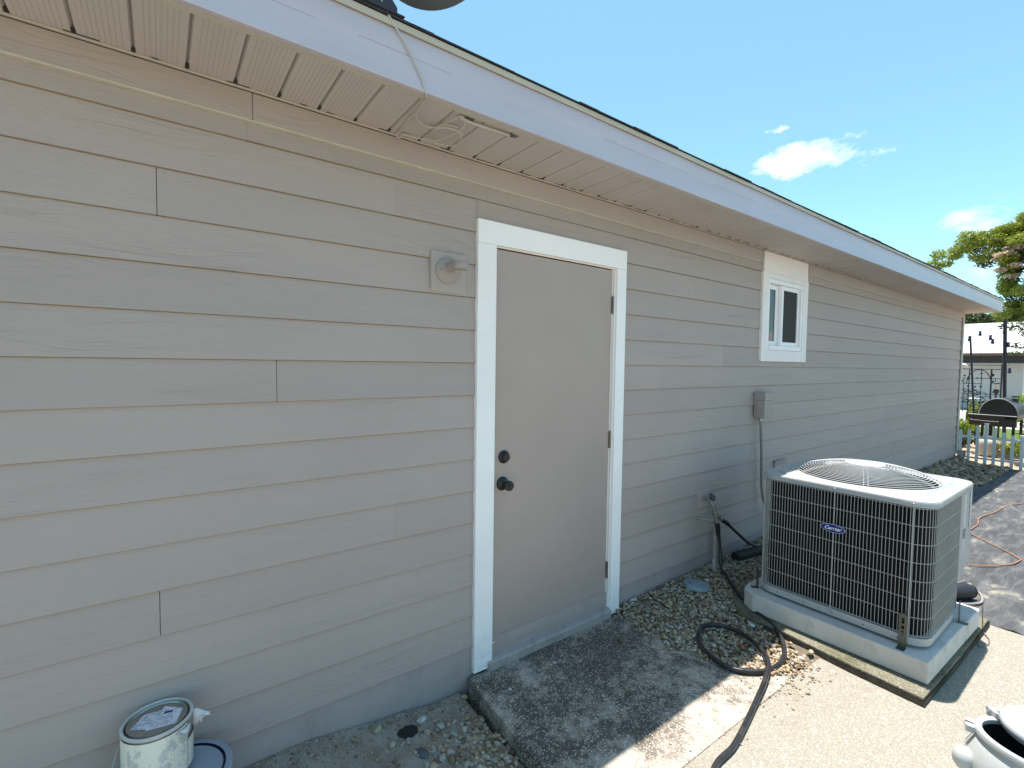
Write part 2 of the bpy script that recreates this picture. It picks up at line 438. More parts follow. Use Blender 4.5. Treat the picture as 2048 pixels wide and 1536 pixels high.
# patio: exposed-aggregate concrete cast in bays with narrow joints
def slab(x0, y0, x1, y1, z1, mat, name='patio', th=.10, poly=None):
    m = MB()
    poly = poly or [(x0, y0), (x1, y0), (x1, y1), (x0, y1)]
    m.prism(poly, z1 - th, z1); o = m.build(name, mat, bevel=.006); tag(o, kind='structure'); return o
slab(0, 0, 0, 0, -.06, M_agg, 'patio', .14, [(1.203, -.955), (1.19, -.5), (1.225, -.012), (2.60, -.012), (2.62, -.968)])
slab(0, 0, 0, 0, -.060, M_agg2, 'patio', .14, [(1.203, -.9565), (2.62, -.9695), (4.135, -.99), (4.135, -8), (1.2, -8)])
slab(-3.2, -8, 1.19, -1.2, -.06, M_agg2, 'patio')
# gravel bed beside the wall
def z_bed(x, y):
    z = -.056 + .045 * math.exp(-((x - 3.6) / 1.1) ** 2) * sstep(-.6, 0, y) + .05 * math.exp(-((x - 4.4) / .5) ** 2) * sstep(-.4, 0, y)
    z -= .03 * sstep(-.5, -.95, y) * (1 if x < 2.85 else 0)
    if x < 2.62: z = min(z, -.060 - .03 * sstep(2.62, 2.5, x)) if y < -.05 else z
    return z + .004 * hsh(x * 2, y * 2, 5)
grid('gravel_bed', list(np.arange(2.40, 10.96, .06)), list(np.arange(-1.05, .011, .05)), lambda x, y: z_bed(x, y) - (.012 if x > 4.1 else 0) - (.05 if (x > 4.2 and y < -.5) else 0), M_bed)

def mat_mat():
    b = NB('weed barrier'); v = b.obj()
    x, y, z = b.sep(b.tc.outputs['Object'])
    n = b.noise(b.vm('MULTIPLY', v, (1, 2.2, 1)), 2.4, 8, .68, .6)
    n3 = b.noise(b.vm('MULTIPLY', v, (1.5, 7, 1)), 3, 6, .6, .5)
    weave = b.noise(b.vm('MULTIPLY', v, (1, 1, 1)), 300, 1)
    c = b.ramp(n, [(.34, (.040, .041, .046)), (.5, (.062, .064, .070)), (.58, (.11, .11, .11)), (.66, (.34, .31, .24)), (.74, (.42, .38, .28))])
    c = b.mix(b.rng(n3, .48, .66, 0, .7), c, (.15, .15, .15))
    c = b.mix(.25, c, b.ramp(weave, [(.3, (.04, .04, .045)), (.7, (.11, .11, .11))]))
    return b.fin(c, .68, b.bump(b.m_('ADD', n, n3), .9, .03), spec=.3)
def z_mat(x, y):
    z = -.058
    a = 0
    for (cx, cy, ang, w, h) in WR:
        u = (x - cx) * math.cos(ang) + (y - cy) * math.sin(ang); v = -(x - cx) * math.sin(ang) + (y - cy) * math.cos(ang)
        a += h * math.exp(-(v / w) ** 2) * math.exp(-(u / .8) ** 2)
    return z + a + .003 * hsh(x * 1.7, y * 1.7, 3)
WR = [(random.uniform(4.2, 11), random.uniform(-4, -.4), random.uniform(-.5, .5) + (0 if i % 3 else 1.2), random.uniform(.012, .035), random.uniform(.006, .016)) for i in range(46)]
WR += [(4.5, -1.52, -.35, .03, .02), (5.0, -1.66, -.3, .02, .018), (6.6, -1.12, -.08, .04, .014), (7.6, -1.05, .02, .035, .014)]
xs = list(np.arange(4.12, 10.95, .05)); ysm = list(np.arange(-6, -.30, .035))
grid('weed_mat', xs, ysm, lambda x, y: z_mat(x, y) - .05 * sstep(-.42, -.32, y), mat_mat())
tag(MB().box((10.96, -12, -.3), (15.2, 14, -.075)).build('mulch_bed', M_mulch), kind='structure')
tag(MB().box((15.2, -20, -.3), (18.5, 40, -.08)).build('lawn', M_grass), kind='structure')
tag(MB().box((18.5, -20, -.3), (80, 40, -.085)).build('bounce_ground', soil_mat('pale driveway', (.30, .29, .27), (.36, .35, .32), (.42, .40, .37), 2)), kind='structure')  # pale ground added to keep green lawn bounce off the neighbour's wall
tag(MB().box((-3.2, .05, -.3), (10.9, 9, -.1)).build('subfloor', M_dark), kind='structure')

# ------------------------------------------------------------------ pebbles (one uncountable mass per bed)
def ico(sub):
    import bmesh
    b = bmesh.new(); bmesh.ops.create_icosphere(b, subdivisions=sub, radius=1)
    v = np.array([p.co[:] for p in b.verts]); f = np.array([[q.index for q in p.verts] for p in b.faces]); b.free(); return v, f
ICO = {1: ico(1), 2: ico(2)}
def stones(name, pts, sizes, mat, sub=1, flat=.62, parent=None):
    v0, f0 = ICO[sub]; n = len(pts); nv = len(v0)
    V = np.empty((n, nv, 3))
    ang = rng.uniform(0, 2 * PI, n); tx = rng.uniform(-.45, .45, n); ty = rng.uniform(-.45, .45, n)
    el = rng.uniform(.72, 1.25, n); fl = rng.uniform(flat - .15, flat + .2, n)
    for i in range(n):
        lump = 1 + .16 * np.sin(v0[:, 0] * rng.uniform(2, 4) + rng.uniform(0, 6)) * np.cos(v0[:, 1] * rng.uniform(2, 4) + rng.uniform(0, 6)) + rng.normal(0, .035, nv)
        p = v0 * lump[:, None] * np.array([el[i], 1 / el[i], fl[i]]) * sizes[i]
        a, b_, c_ = ang[i], tx[i], ty[i]
        Rz = np.array([[math.cos(a), -math.sin(a), 0], [math.sin(a), math.cos(a), 0], [0, 0, 1]])
        Rx = np.array([[1, 0, 0], [0, math.cos(b_), -math.sin(b_)], [0, math.sin(b_), math.cos(b_)]])
        Ry = np.array([[math.cos(c_), 0, math.sin(c_)], [0, 1, 0], [-math.sin(c_), 0, math.cos(c_)]])
        V[i] = p @ (Ry @ Rx @ Rz).T + np.array(pts[i])
    F = (f0[None] + (np.arange(n) * nv)[:, None, None]).reshape(-1, 3)
    me = bpy.data.meshes.new(name); me.vertices.add(n * nv); me.vertices.foreach_set('co', V.reshape(-1))
    me.loops.add(len(F) * 3); me.loops.foreach_set('vertex_index', F.reshape(-1)); me.polygons.add(len(F))
    me.polygons.foreach_set('loop_start', np.arange(0, len(F) * 3, 3)); me.polygons.foreach_set('loop_total', np.full(len(F), 3))
    me.update(calc_edges=True); me.polygons.foreach_set('use_smooth', [True] * len(F)); me.materials.append(mat)
    o = bpy.data.objects.new(name, me); COL.objects.link(o); o.parent = parent
    return o
PS = [(0, (.14, .10, .065)), (.18, (.28, .20, .12)), (.38, (.44, .33, .19)), (.55, (.54, .42, .27)), (.62, (.28, .15, .08)), (.70, (.40, .35, .27)), (.88, (.50, .46, .38)), (1, (.60, .56, .50))]
M_peb = pebble_mat('river pebbles', PS)
M_pebd = pebble_mat('dusty pebbles', [(0, (.08, .07, .06)), (.4, (.18, .16, .13)), (.7, (.27, .25, .21)), (1, (.38, .36, .32))])
M_rock = pebble_mat('brown rocks', [(0, (.17, .12, .08)), (.5, (.34, .25, .17)), (1, (.50, .40, .28))], .8)
pts = []; sz = []
# cluster left of the doorstep
while len(pts) < 1300:
    x = 1.19 - abs(rng.normal(0, .20)); y = rng.uniform(-1.15, -.03)
    if x < .2: continue
    dens = sstep(-.02, -.26, y + .30 * (1.19 - x) * 0) * (1 if y < -.16 else .25)
    if rng.random() > max(.06, dens): continue
    s = rng.uniform(.0055, .0125) * (1.0 if rng.random() < .92 else 1.6)
    pts.append((x, y, z_left(x, y) + s * .25)); sz.append(s)
for _ in range(1500):
    x = rng.uniform(-.2, 1.18); y = -.008 - abs(rng.normal(0, .10)) if _ % 3 else rng.uniform(-.7, -.02); s = rng.uniform(.0015, .0055)
    pts.append((x, y, z_left(x, y) + s * .2)); sz.append(s)
tag(stones('pebbles', pts, sz, M_peb, 2), 'small white, tan and rust pebbles on sandy soil left of the doorstep', 'gravel', kind='stuff')
# bed right of the doorstep
pts = []; sz = []
def inbed(x, y):
    # outline of the pebble spread
    lim = 2.30 + .05 * math.sin(y * 23) + .09 * sstep(-.25, -.05, y) * 0 - .0
    if y < -.1: lim = 2.27 + .10 * sstep(-.35, -.75, y) + .03 * math.sin(y * 31)
    low = -.80 if x < 2.45 else -.80 - .18 * sstep(2.4, 2.6, x) + .0 * x
    if x > 2.86: low = -.74
    return x > lim and y > low and y < -.012
while len(pts) < 9500:
    x = 2.2 + rng.random() ** 1.1 * 2.2; y = rng.uniform(-1.0, -.01)
    if not inbed(x, y): continue
    if x > 2.86 and y < -.42 and rng.random() < .7: continue
    edge = min(x - 2.27, y + .98)
    if edge < .1 and rng.random() > .25 + edge * 5: continue
    s = rng.uniform(.006, .0125) * (1.0 if rng.random() < .93 else 1.5)
    base = max(z_bed(x, y), -.060 if x < 2.62 else -1)
    pts.append((x, y, base + s * rng.uniform(.2, 1.5))); sz.append(s)
for _ in range(120):   # strays over the patio
    x = rng.uniform(1.3, 2.9); y = rng.uniform(-1.1, -.05); s = rng.uniform(.002, .0055)
    pts.append((x, y, -.059 + s * .3)); sz.append(s)
for _ in range(150):
    x = rng.normal(2.62, .14); y = rng.normal(-.96, .06); s = rng.uniform(.003, .009)
    if x < 2.84: pts.append((x, y, -.059 + s * .3)); sz.append(s)
tag(stones('gravel', pts, sz, M_peb, 1), 'tan, white and brown gravel between the doorstep and the air conditioner', 'gravel', kind='stuff')
pts = []; sz = []
while len(pts) < 3600:
    x = rng.uniform(3.9, 10.9); wy = -.33 - .22 * sstep(7.5, 9.5, x); y = rng.uniform(wy - .1, -.01)
    s = rng.uniform(.012, .028) * (1 + .9 * sstep(6, 9, x) * rng.random())
    pts.append((x, y, -.055 + .03 * sstep(-.3, 0, y) + s * rng.uniform(.1, .7) + (.05 * sstep(-.35, -.05, y) if x > 8 else 0))); sz.append(s)
tag(stones('rock_mulch', pts, sz, M_rock, 1, .5), 'brown angular stones piled along the far foundation', 'gravel', kind='stuff')

# ------------------------------------------------------------------ the house
house = thing('house', (5, 0, -.06), 'long one-storey house with greige lap siding, grey side door and low eave', 'house')
XL, XR = -3.0, 10.90
DX0, DX1 = 1.251, 2.335        # door casing outer
LAPS = [.09 + .1588 * k for k in range(15)]   # bottoms
joints = {14: [.267, 5.9], 13: [.837, 4.5], 12: [.002, 3.1, 6.9], 8: [.361, 2.72, 6.243], 5: [2.938, 7.2], 6: [3.775, 9.0], 4: [.842, 6.6], 3: [-.01, 5.1], 0: [3.363, 8.2],
          1: [6.1], 2: [7.5], 7: [5.4, -2.2], 9: [3.5, 8.8], 10: [5.6], 11: [7.7], }
STRONG = {(12, .002), (8, .361), (3, -.01), (0, 3.363)}
WX0, WX1, WZ0, WZ1 = 4.045, 4.895, 1.565, 2.49
sid = MB()
def board(x0, x1, z0, z1, tb, tt):
    """one lap board, thicker towards the bottom edge, slightly rounded drip edge"""
    c = .0015
    prof = [(.012, z0), (-tb + c, z0), (-tb, z0 + c), (-tt, z1), (.012, z1)]
    n = len(prof); vs = [(x0, y, z) for y, z in prof] + [(x1, y, z) for y, z in prof]
    fs = [tuple(range(n)), tuple(range(2 * n - 1, n - 1, -1))] + [(i, n + i, n + (i + 1) % n, (i + 1) % n) for i in range(n)]
    sid.add(vs, fs)
for k, z0 in enumerate(LAPS):
    z1 = z0 + .1585 + (.0 if k < 14 else -.09)
    if k == 14: z1 = 2.40
    cuts = [XL] + [j for j in joints.get(k, [])] + [XR]
    cuts = sorted(cuts)
    for a, b_ in zip(cuts[:-1], cuts[1:]):
        g0 = .001 if (k, a) in STRONG else .0003; g1 = .001 if (k, b_) in STRONG else .0003; segs = [(a + g0, b_ - g1)]; extra = []
        # leave the door and window openings free
        for (hx0, hx1, hz0, hz1) in ((DX0 + .008, DX1 - .008, -1, 2.214), (WX0 + .01, WX1 - .01, 1.575, 2.6)):
            if z0 < hz1 and z1 > hz0:
                ns = []
                for s0, s1 in segs:
                    if s1 <= hx0 or s0 >= hx1: ns.append((s0, s1)); continue
                    if z1 > hz1 + .01 and hz1 > 2.0 and hz1 < 2.5: extra.append((max(s0, hx0 - .003), min(s1, hx1 + .003), hz1 + .006, z1))
                    if z0 < hz0 - .01 and hz0 > 0: extra.append((max(s0, hx0 - .003), min(s1, hx1 + .003), z0, hz0 - .006))
                    if s0 < hx0: ns.append((s0, hx0 - .004))
                    if s1 > hx1: ns.append((hx1 + .004, s1))
                segs = ns
        for s0, s1, q0, q1 in extra: board(s0, s1, q0, q1, .0075, .003 if q1 > z0 + .15 else .006)
        for s0, s1 in segs:
            e = random.uniform(-.0007, .0007)
            board(s0, s1, z0 + e, z1, .0105, .0005)
sid.build('siding', M_sid, house)
fz = MB()
for a, b_ in ((XL, .2859), (.2871, 4.03), (4.91, 8.1), (8.103, XR)):
    fz.cham((a, -.020, 2.386), (b_, -.0005, 2.484), .0025)
fz.build('frieze_board', M_frz, house)
MB().cham((XL, -.0225, 2.3815), (4.03, -.0015, 2.3858), .001).cham((4.91, -.0225, 2.3815), (XR, -.0015, 2.3858), .001).build('frieze_bounce', plain('bounce cream', (.58, .53, .45), .5), house)  # pale strip added to imitate bounce light under the frieze
fn = MB()
xs = list(np.arange(XL, XR + .01, .1))
vs = []; 
for x in xs:
    vs += [(x, .012, -.2), (x, .0 + .003 * hsh(x * 3, 0), .0), (x, -.001, .0915)]
n = len(xs)
fn.add(vs, [(3 * i + j, 3 * i + 3 + j, 3 * i + 4 + j, 3 * i + 1 + j) for i in range(n - 1) for j in (0, 1)])
fo = fn.build('foundation', M_fnd, house)
# body behind the siding
core = MB(); core.box((XL, .013, -.2), (DX0 + .05, .15, 2.52)).box((DX1 - .04, .013, -.2), (WX0 + .06, .15, 2.52)).box((WX1 - .06, .013, -.2), (XR - .01, .15, 2.52))
core.box((DX0 + .051, .013, 2.16), (DX1 - .041, .15, 2.52)).box((WX0 + .061, .013, -.2), (WX1 - .061, .15, 1.6)).box((WX0 + .061, .013, 2.35), (WX1 - .061, .15, 2.52))
core.box((XR - .15, .151, -.2), (XR - .01, 9, 2.52)).box((XL, .151, -.2), (XL + .15, 9, 2.52)).box((XL, 8.9, -.2), (XR, 9.0, 2.52))
core.build('wall_core', M_dark, house)
es = MB()
for k, z0 in enumerate(LAPS):
    es.cham((XR - .009, .03, z0), (XR + .0085, 9, z0 + .1588), .001)
es.build('end_siding', M_sid, house)
ct = MB(); ct.cham((XR - .07, -.024, .09), (XR + .024, -.0095, 2.484), .002); ct.cham((XR + .0095, -.009, .09), (XR + .024, .09, 2.484), .002)
ct.build('corner_trim', plain('pale corner trim', (.46, .44, .40), .6, .05), house)
# soffit: V-grooved vented panels
YE = -.385; ZS = 2.492; P_ = .1405; G_ = .013
sf = MB(); x = -.191 - 20 * P_
XE = 11.32
grs = MB()
while x < XE:
    a = x + G_ / 2; b_ = min(x + P_ - G_ / 2, XE)
    sf.add([(a, YE - .01, ZS), (b_, YE - .01, ZS), (b_, .02 if a < XR else .02, ZS), (a, .02, ZS)], [(0, 1, 2, 3)])
    sf.add([(b_, YE - .01, ZS), (b_ + G_ / 2, YE - .01, ZS + .014), (b_ + G_ / 2, .02, ZS + .014), (b_, .02, ZS)], [(0, 1, 2, 3)])
    sf.add([(b_ + G_ / 2, YE - .01, ZS + .014), (b_ + G_, YE - .01, ZS), (b_ + G_, .02, ZS), (b_ + G_ / 2, .02, ZS + .014)], [(0, 1, 2, 3)])
    x += P_
sf.box((XR + .03, .021, ZS), (XE, 9, ZS + .01))
sf.build('soffit', M_sof, house)
jc = MB(); jc.cham((XL, -.030, 2.4845), (XR, -.0205, 2.4915), .001); jc.build('soffit_channel', M_lip, house)
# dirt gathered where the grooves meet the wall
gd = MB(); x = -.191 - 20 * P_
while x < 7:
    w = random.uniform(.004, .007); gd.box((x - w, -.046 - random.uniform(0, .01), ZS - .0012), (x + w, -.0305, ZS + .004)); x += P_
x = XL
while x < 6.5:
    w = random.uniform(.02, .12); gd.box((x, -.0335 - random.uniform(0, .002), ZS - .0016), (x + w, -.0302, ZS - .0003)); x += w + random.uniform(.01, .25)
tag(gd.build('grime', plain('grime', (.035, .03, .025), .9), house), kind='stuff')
# fascia wrap with a rolled lower lip and a drip edge
fc = MB()
prof = [(-.388, 2.492), (-.388, 2.483), (-.409, 2.482), (-.4115, 2.485), (-.410, 2.492), (-.401, 2.583), (-.401, 2.587), (-.4085, 2.655), (-.404, 2.664)]
vs = []; nx = 60; nfp = len(prof)
for i in range(nx + 1):
    x = XL + (XE + .012 - XL) * i / nx
    w = .0012 * math.sin(x * 3.1) + .0008 * math.sin(x * 7.7)
    vs += [(x, y + w * (1 if 2 < j < 8 else .3), z) for j, (y, z) in enumerate(prof)]
fc.add(vs, [(i * nfp + j, (i + 1) * nfp + j, (i + 1) * nfp + j + 1, i * nfp + j + 1) for i in range(nx) for j in range(nfp - 1)], True)
fc.cham((XE, -.3875, 2.483), (XE + .016, 9, 2.662), .002)
fc.cham((XE + .0125, -.4045, 2.483), (XE + .0155, -.388, 2.662), .001)
fc.build('fascia', M_fascia, house)
lip = MB(); lip.box((XL, -.3878, 2.4805), (XE, -.366, 2.4825)); lip.cham((XL, -.4115, 2.6645), (XE + .02, -.36, 2.6785), .002); lip.cham((XL, -.419, 2.6565), (XE + .02, -.4118, 2.6785), .001)
lip.build('drip_edge', M_lip, house)
rf = MB()
rf.add([(XL, -.40, 2.682), (XE + .02, -.40, 2.682), (XE + .02, 4.5, 4.2), (XL, 4.5, 4.2), (XL, 9.4, 2.68), (XE + .02, 9.4, 2.68)], [(0, 1, 2, 3), (3, 2, 5, 4)])
x = XL
while x < XE:
    w = random.choice((.10, .14, .20, .3)) * random.uniform(.8, 1.2); pr = random.uniform(.424, .433); th = random.uniform(.0035, .0075)
    sl = .31
    rf.add([(x, -pr, 2.6795), (min(x + w - .002, XE + .02), -pr, 2.6795), (min(x + w - .002, XE + .02), -.2, 2.6795 + sl * (pr - .2)), (x, -.2, 2.6795 + sl * (pr - .2)),
            (x, -pr, 2.6795 + th), (min(x + w - .002, XE + .02), -pr, 2.6795 + th), (min(x + w - .002, XE + .02), -.2, 2.6795 + th + sl * (pr - .2)), (x, -.2, 2.6795 + th + sl * (pr - .2))],
           [(0, 3, 2, 1), (4, 5, 6, 7), (0, 1, 5, 4), (1, 2, 6, 5), (2, 3, 7, 6), (3, 0, 4, 7)])
    x += w
rf.build('roof', M_shing, house)

# door: casing, jamb, slab, hardware
cs = MB()
cs.cham((DX0, -.027, -.045), (1.361, .0, 2.105), .002)
cs.cham((2.252, -.027, -.052), (DX1, .0, 2.105), .002)
cs.cham((DX0, -.0275, 2.1053), (DX1, .0, 2.219), .002)
cs.build('door_casing', M_white, house)
jb = MB()
jb.cham((1.345, .001, -.002), (1.3655, .15, 2.12), .001)
jb.cham((2.2375, .004, -.002), (2.251, .15, 2.12), .001); jb.cham((2.2435, -.012, -.002), (2.2515, .0035, 2.104), .001)
jb.cham((1.366, .001, 2.1055), (2.237, .15, 2.12), .001); jb.cham((1.366, -.010, 2.0995), (2.243, .0005, 2.1062), .001)
jb.build('door_jamb', M_jamb, house)
dr = MB(); dr.cham((1.375, .001, .010), (2.2345, .045, 2.0945), .0015)
door = dr.build('door', M_door, house)
MB().box((1.34, .151, -.1), (2.26, .16, 2.16)).build('door_backing', M_dark, house)
sw = MB(); sw.cham((1.377, -.004, .012), (2.232, .0008, .040), .001); sw.build('door_sweep', M_door, door)
MXm = Matrix.Translation((1.437, .001, 1.033)) @ Matrix.Rotation(PI / 2, 4, 'X')
dbm = MB(); dbm.lathe([(.0, .0), (.034, .0), (.034, .006), (.030, .011), (.024, .014), (.022, .026), (.019, .030), (0, .030)], MXm, 28); dbm.box((1.4345, -.0305, 1.022), (1.4395, -.0295, 1.044))
dbm.build('deadbolt', M_black, door)
MXm = Matrix.Translation((1.430, .001, .894)) @ Matrix.Rotation(PI / 2, 4, 'X')
kn = MB(); kn.lathe([(0, 0), (.036, 0), (.036, .005), (.031, .011), (.020, .014), (.0125, .020), (.0115, .034), (.019, .041), (.0255, .052), (.0265, .062), (.024, .070), (.017, .072), (.015, .0705), (.0, .0705)], MXm, 32)
kn.lathe([(0, .0706), (.006, .0706), (.006, .073), (0, .073)], MXm, 16)
kn.build('door_knob', M_black, door)
for z in (1.884, 1.056, .235):
    h = MB(); h.box((2.2352, -.0008, z - .052), (2.2432, .0038, z + .052)); h.tube([(2.2385, -.007, z - .052), (2.2385, -.007, z + .052)], .0062, 10)
    for q in (-.02, .0205): h.tube([(2.2385, -.007, z + q), (2.2385, -.007, z + q + .0008)], .0068, 10)
    h.build('hinge', M_gunm, door)
st = MB(); st.cham((1.262, -.001, 0), (1.263, 0, .001), .0001) if False else None
st = MB()
pf = [(.05, -.003), (.0, -.003), (-.012, -.0055), (-.036, -.012), (-.040, -.018), (-.0385, -.030), (-.036, -.075), (.05, -.075)]
vs = [(1.333, y, z) for y, z in pf] + [(2.2515, y, z) for y, z in pf]; n = len(pf)
st.add(vs, [tuple(range(n)), tuple(range(2 * n - 1, n - 1, -1))] + [(i, n + i, n + (i + 1) % n, (i + 1) % n) for i in range(n)])
st.build('threshold', plain('grey threshold paint', (.38, .33, .31), .6, .12, 16, .5, 40, dirt=((.13, .12, .10), 12, .6)), house, bevel=.002)
# paint chip and dirt at the foot of the jambs
MB().box((1.3615, -.024, .075), (1.378, -.0225, .078)).build('paint_chip', M_white, house)

# window
wt = MB()
wt.cham((4.060, -.022, 2.316), (4.888, -.001, 2.4835), .002)
wt.cham((WX0, -.026, WZ0), (4.140, -.001, 2.3145), .002); wt.cham((4.795, -.026, WZ0), (WX1, -.001, 2.3145), .002)
wt.cham((4.1405, -.026, WZ0), (4.7945, -.001, 1.662), .002); wt.cham((4.1405, -.026, 2.268), (4.7945, -.001, 2.3145), .002)
win = thing('window', (0, 0, 0), None, None); win.parent = house; win.location = Vector((4.47, 0, 1.565)) - house.location
M_whs = plain('smooth white trim', (.88, .80, .77), .5, .03)
wt.build('window_trim', M_whs, win)
vin = plain('white vinyl', (.90, .85, .86), .35, .03)
wf = MB()
X0, X1, Z0, Z1 = 4.141, 4.794, 1.663, 2.267
wf.cham((X0, -.022, Z0), (X0 + .030, .06, Z1), .002); wf.cham((X1 - .030, -.022, Z0), (X1, .06, Z1), .002)
wf.cham((X0 + .0305, -.022, Z1 - .035), (X1 - .0305, .06, Z1), .002); wf.cham((X0 + .0305, -.028, Z0), (X1 - .0305, .06, Z0 + .040), .002)
wf.build('window_frame', vin, win)
ws = MB()
def sash(m, x0, x1, z0, z1, y, w, d=.02):
    m.cham((x0, y, z0), (x0 + w, y + d, z1), .002); m.cham((x1 - w, y, z0), (x1, y + d, z1), .002)
    m.cham((x0 + w + .0003, y, z0), (x1 - w - .0003, y + d, z0 + w), .002); m.cham((x0 + w + .0003, y, z1 - w), (x1 - w - .0003, y + d, z1), .002)
sash(ws, X0 + .031, 4.400, Z0 + .041, Z1 - .036, .018, .040)
ws.build('window_sash', vin, win)
ws = MB(); sash(ws, 4.415, X1 - .031, Z0 + .041, Z1 - .036, -.008, .036); ws.build('window_sash', vin, win)
ws = MB(); ws.cham((4.4005, .000, Z0 + .041), (4.4145, .038, Z1 - .036), .001); ws.build('window_mullion', vin, win)
MB().box((X0 + .070, .026, Z0 + .08), (4.361, .030, Z1 - .075)).build('window_pane', M_glass, win)
MB().box((4.450, .001, Z0 + .076), (X1 - .066, .004, Z1 - .071)).build('window_screen', plain('insect screen', (.018, .017, .016), .7, .2, 60), win)
MB().box((4.1, .10, 1.60), (4.85, .14, 2.34)).build('window_backing', M_dark, win)

# ------------------------------------------------------------------ fixtures on the wall
lamp = thing('wall_lamp', (1.10, -.01, 1.94), 'small greige downlight on a square block left of the door', 'wall lamp')
m = MB(); m.cham((1.003, -.020, 1.850), (1.190, -.001, 2.033), .003); m.build('mounting_block', M_frz, lamp)
m = MB(); m.lathe([(0, 0), (.062, 0), (.062, .006), (.052, .014), (.030, .019), (0, .020)], Matrix.Translation((1.088, -.0205, 1.945)) @ Matrix.Rotation(PI / 2, 4, 'X'), 36)
m.build('base_plate', plain('greige enamel', (.36, .30, .275), .65, .04), lamp)
m = MB(); m.tube(smooth_path([(1.088, -.038, 1.955), (1.090, -.07, 1.962), (1.092, -.09, 1.962)], 5), .022, 16)
m.lathe([(.0, .020), (.030, .019), (.036, .012), (.038, .0), (.036, -.016), (.032, -.018), (.031, -.008), (0, -.008)], Matrix.Translation((1.094, -.125, 1.956)) @ Matrix.Rotation(math.radians(8), 4, 'X'), 32)
m.build('lamp_head', MATS['greige enamel'], lamp)
m = MB(); m.lathe([(0, -.0085), (.012, -.0085), (.012, -.014), (0, -.014)], Matrix.Translation((1.094, -.125, 1.956)) @ Matrix.Rotation(math.radians(8), 4, 'X'), 20)
m.build('bulb', plain('frosted lens', (.5, .45, .33), .3), lamp)
m = MB()
for dx, dz in ((-.045, 0), (.045, 0)): m.lathe([(0, 0), (.0035, 0), (.0035, .003), (0, .003)], Matrix.Translation((1.088 + dx, -.034, 1.945 + dz)) @ Matrix.Rotation(PI / 2, 4, 'X'), 10)
build_each(m, 'screw', M_galv, lamp)

dis = thing('disconnect_box', (4.05, 0, 1.2), 'grey electrical disconnect box with flexible conduit below the window', 'electrical box')
m = MB(); m.cham((3.985, -.100, 1.094), (4.140, -.0095, 1.300), .004); m.build('box_body', M_boxp, dis)
m = MB(); m.cham((3.980, -.106, 1.240), (4.146, -.0095, 1.309), .004); m.build('box_lid', M_boxp, dis)
m = MB(); m.cham((3.9815, -.088, 1.098), (3.9845, -.03, 1.238), .001); m.build('knockout_panel', M_boxp, dis)
m = MB(); m.tube([(4.02, -.055, 1.094), (4.02, -.055, 1.066)], .017, 12); m.build('conduit_fitting', M_galv, dis)
m = MB(); pth = smooth_path([(4.02, -.055, 1.07), (4.035, -.055, .95), (4.055, -.053, .80), (4.068, -.053, .65), (4.078, -.055, .50), (4.112, -.07, .36), (4.19, -.12, .22), (4.30, -.22, .12), (4.30, -.36, .13), (4.1, -.5, .16)], 14)
m.tube(pth, [.0112 if i % 2 else .0106 for i in range(len(pth))], 10); m.build('flexible_conduit', M_grayp, dis)
vent = thing('wall_outlet', (4.45, 0, .62), 'small painted outlet cover on the siding behind the air conditioner', 'outlet cover')
m = MB(); m.cham((4.37, -.026, .60), (4.56, -.001, .68), .003); m.build('cover', M_sid, vent)
m = MB(); m.cham((4.365, -.042, .681), (4.565, -.001, .690), .002); m.cham((4.405, -.034, .652), (4.57, -.0265, .658), .001); m.build('hood', M_sid, vent)
ob = thing('outlet_box', (10.92, -.03, .1), 'weathered grey outlet box at the foot of the far house corner', 'electrical box')
m = MB(); m.cham((10.86, -.095, .045), (10.93, -.0255, .155), .006); m.build('box_body', M_boxp, ob)
m = MB(); m.cham((10.9315, -.12, .05), (10.965, -.03, .15), .006); m.build('box_cover', M_grayp, ob)
m = MB(); m.tube([(10.9, -.06, .045), (10.9, -.06, -.05)], .012, 10); m.build('pipe', M_grayp, ob)

bib = thing('hose_bib', (3.27, 0, .52), 'outdoor tap with black wheel and brass splitter on the siding', 'tap')
m = MB(); m.cham((3.208, -.017, .452), (3.375, -.001, .590), .003); m.build('mounting_block', M_sid, bib)
m = MB(); m.tube([(3.268, -.018, .532), (3.268, -.075, .530)], .013, 12); m.tube(smooth_path([(3.268, -.06, .53), (3.275, -.085, .505), (3.285, -.095, .47)], 4), [.016] * 9, 12)
m.tube([(3.285, -.095, .475), (3.292, -.098, .440)], .019, 12); m.build('spout', plain('corroded brass', (.30, .29, .25), .5, .25, 40, .5, 90, metal=.5), bib)
m = MB()
wc = Vector((3.262, -.092, .556)); wax = Vector((-.15, -.8, .55)).normalized()
q = wax.to_track_quat('Z', 'Y').to_matrix().to_4x4(); Mw = Matrix.Translation(wc) @ q
ring = [Mw @ Vector((.023 * (1 + .10 * math.cos(8 * a)) * math.cos(a), .023 * (1 + .10 * math.cos(8 * a)) * math.sin(a), 0)) for a in np.linspace(0, 2 * PI, 49)[:-1]]
m.tube(ring, .0042, 8, closed=True)
for a in range(4): m.tube([Mw @ Vector((0, 0, 0)), Mw @ Vector((.022 * math.cos(a * PI / 2), .022 * math.sin(a * PI / 2), 0))], .003, 6)
m.lathe([(0, -.03), (.005, -.03), (.006, .004), (0, .005)], Mw, 12); m.build('valve_wheel', M_black, bib)
m = MB(); m.tube([(3.292, -.098, .440), (3.300, -.10, .412)], .021, 12); m.tube([(3.298, -.10, .42), (3.305, -.108, .375)], .014, 12); m.tube([(3.305, -.10, .42), (3.375, -.105, .372)], .014, 12)
m.tube([(3.305, -.1, .435), (3.33, -.135, .425)], .006, 8); m.tube([(3.345, -.10, .40), (3.36, -.14, .415)], .006, 8)
m.build('splitter', MATS['corroded brass'], bib)

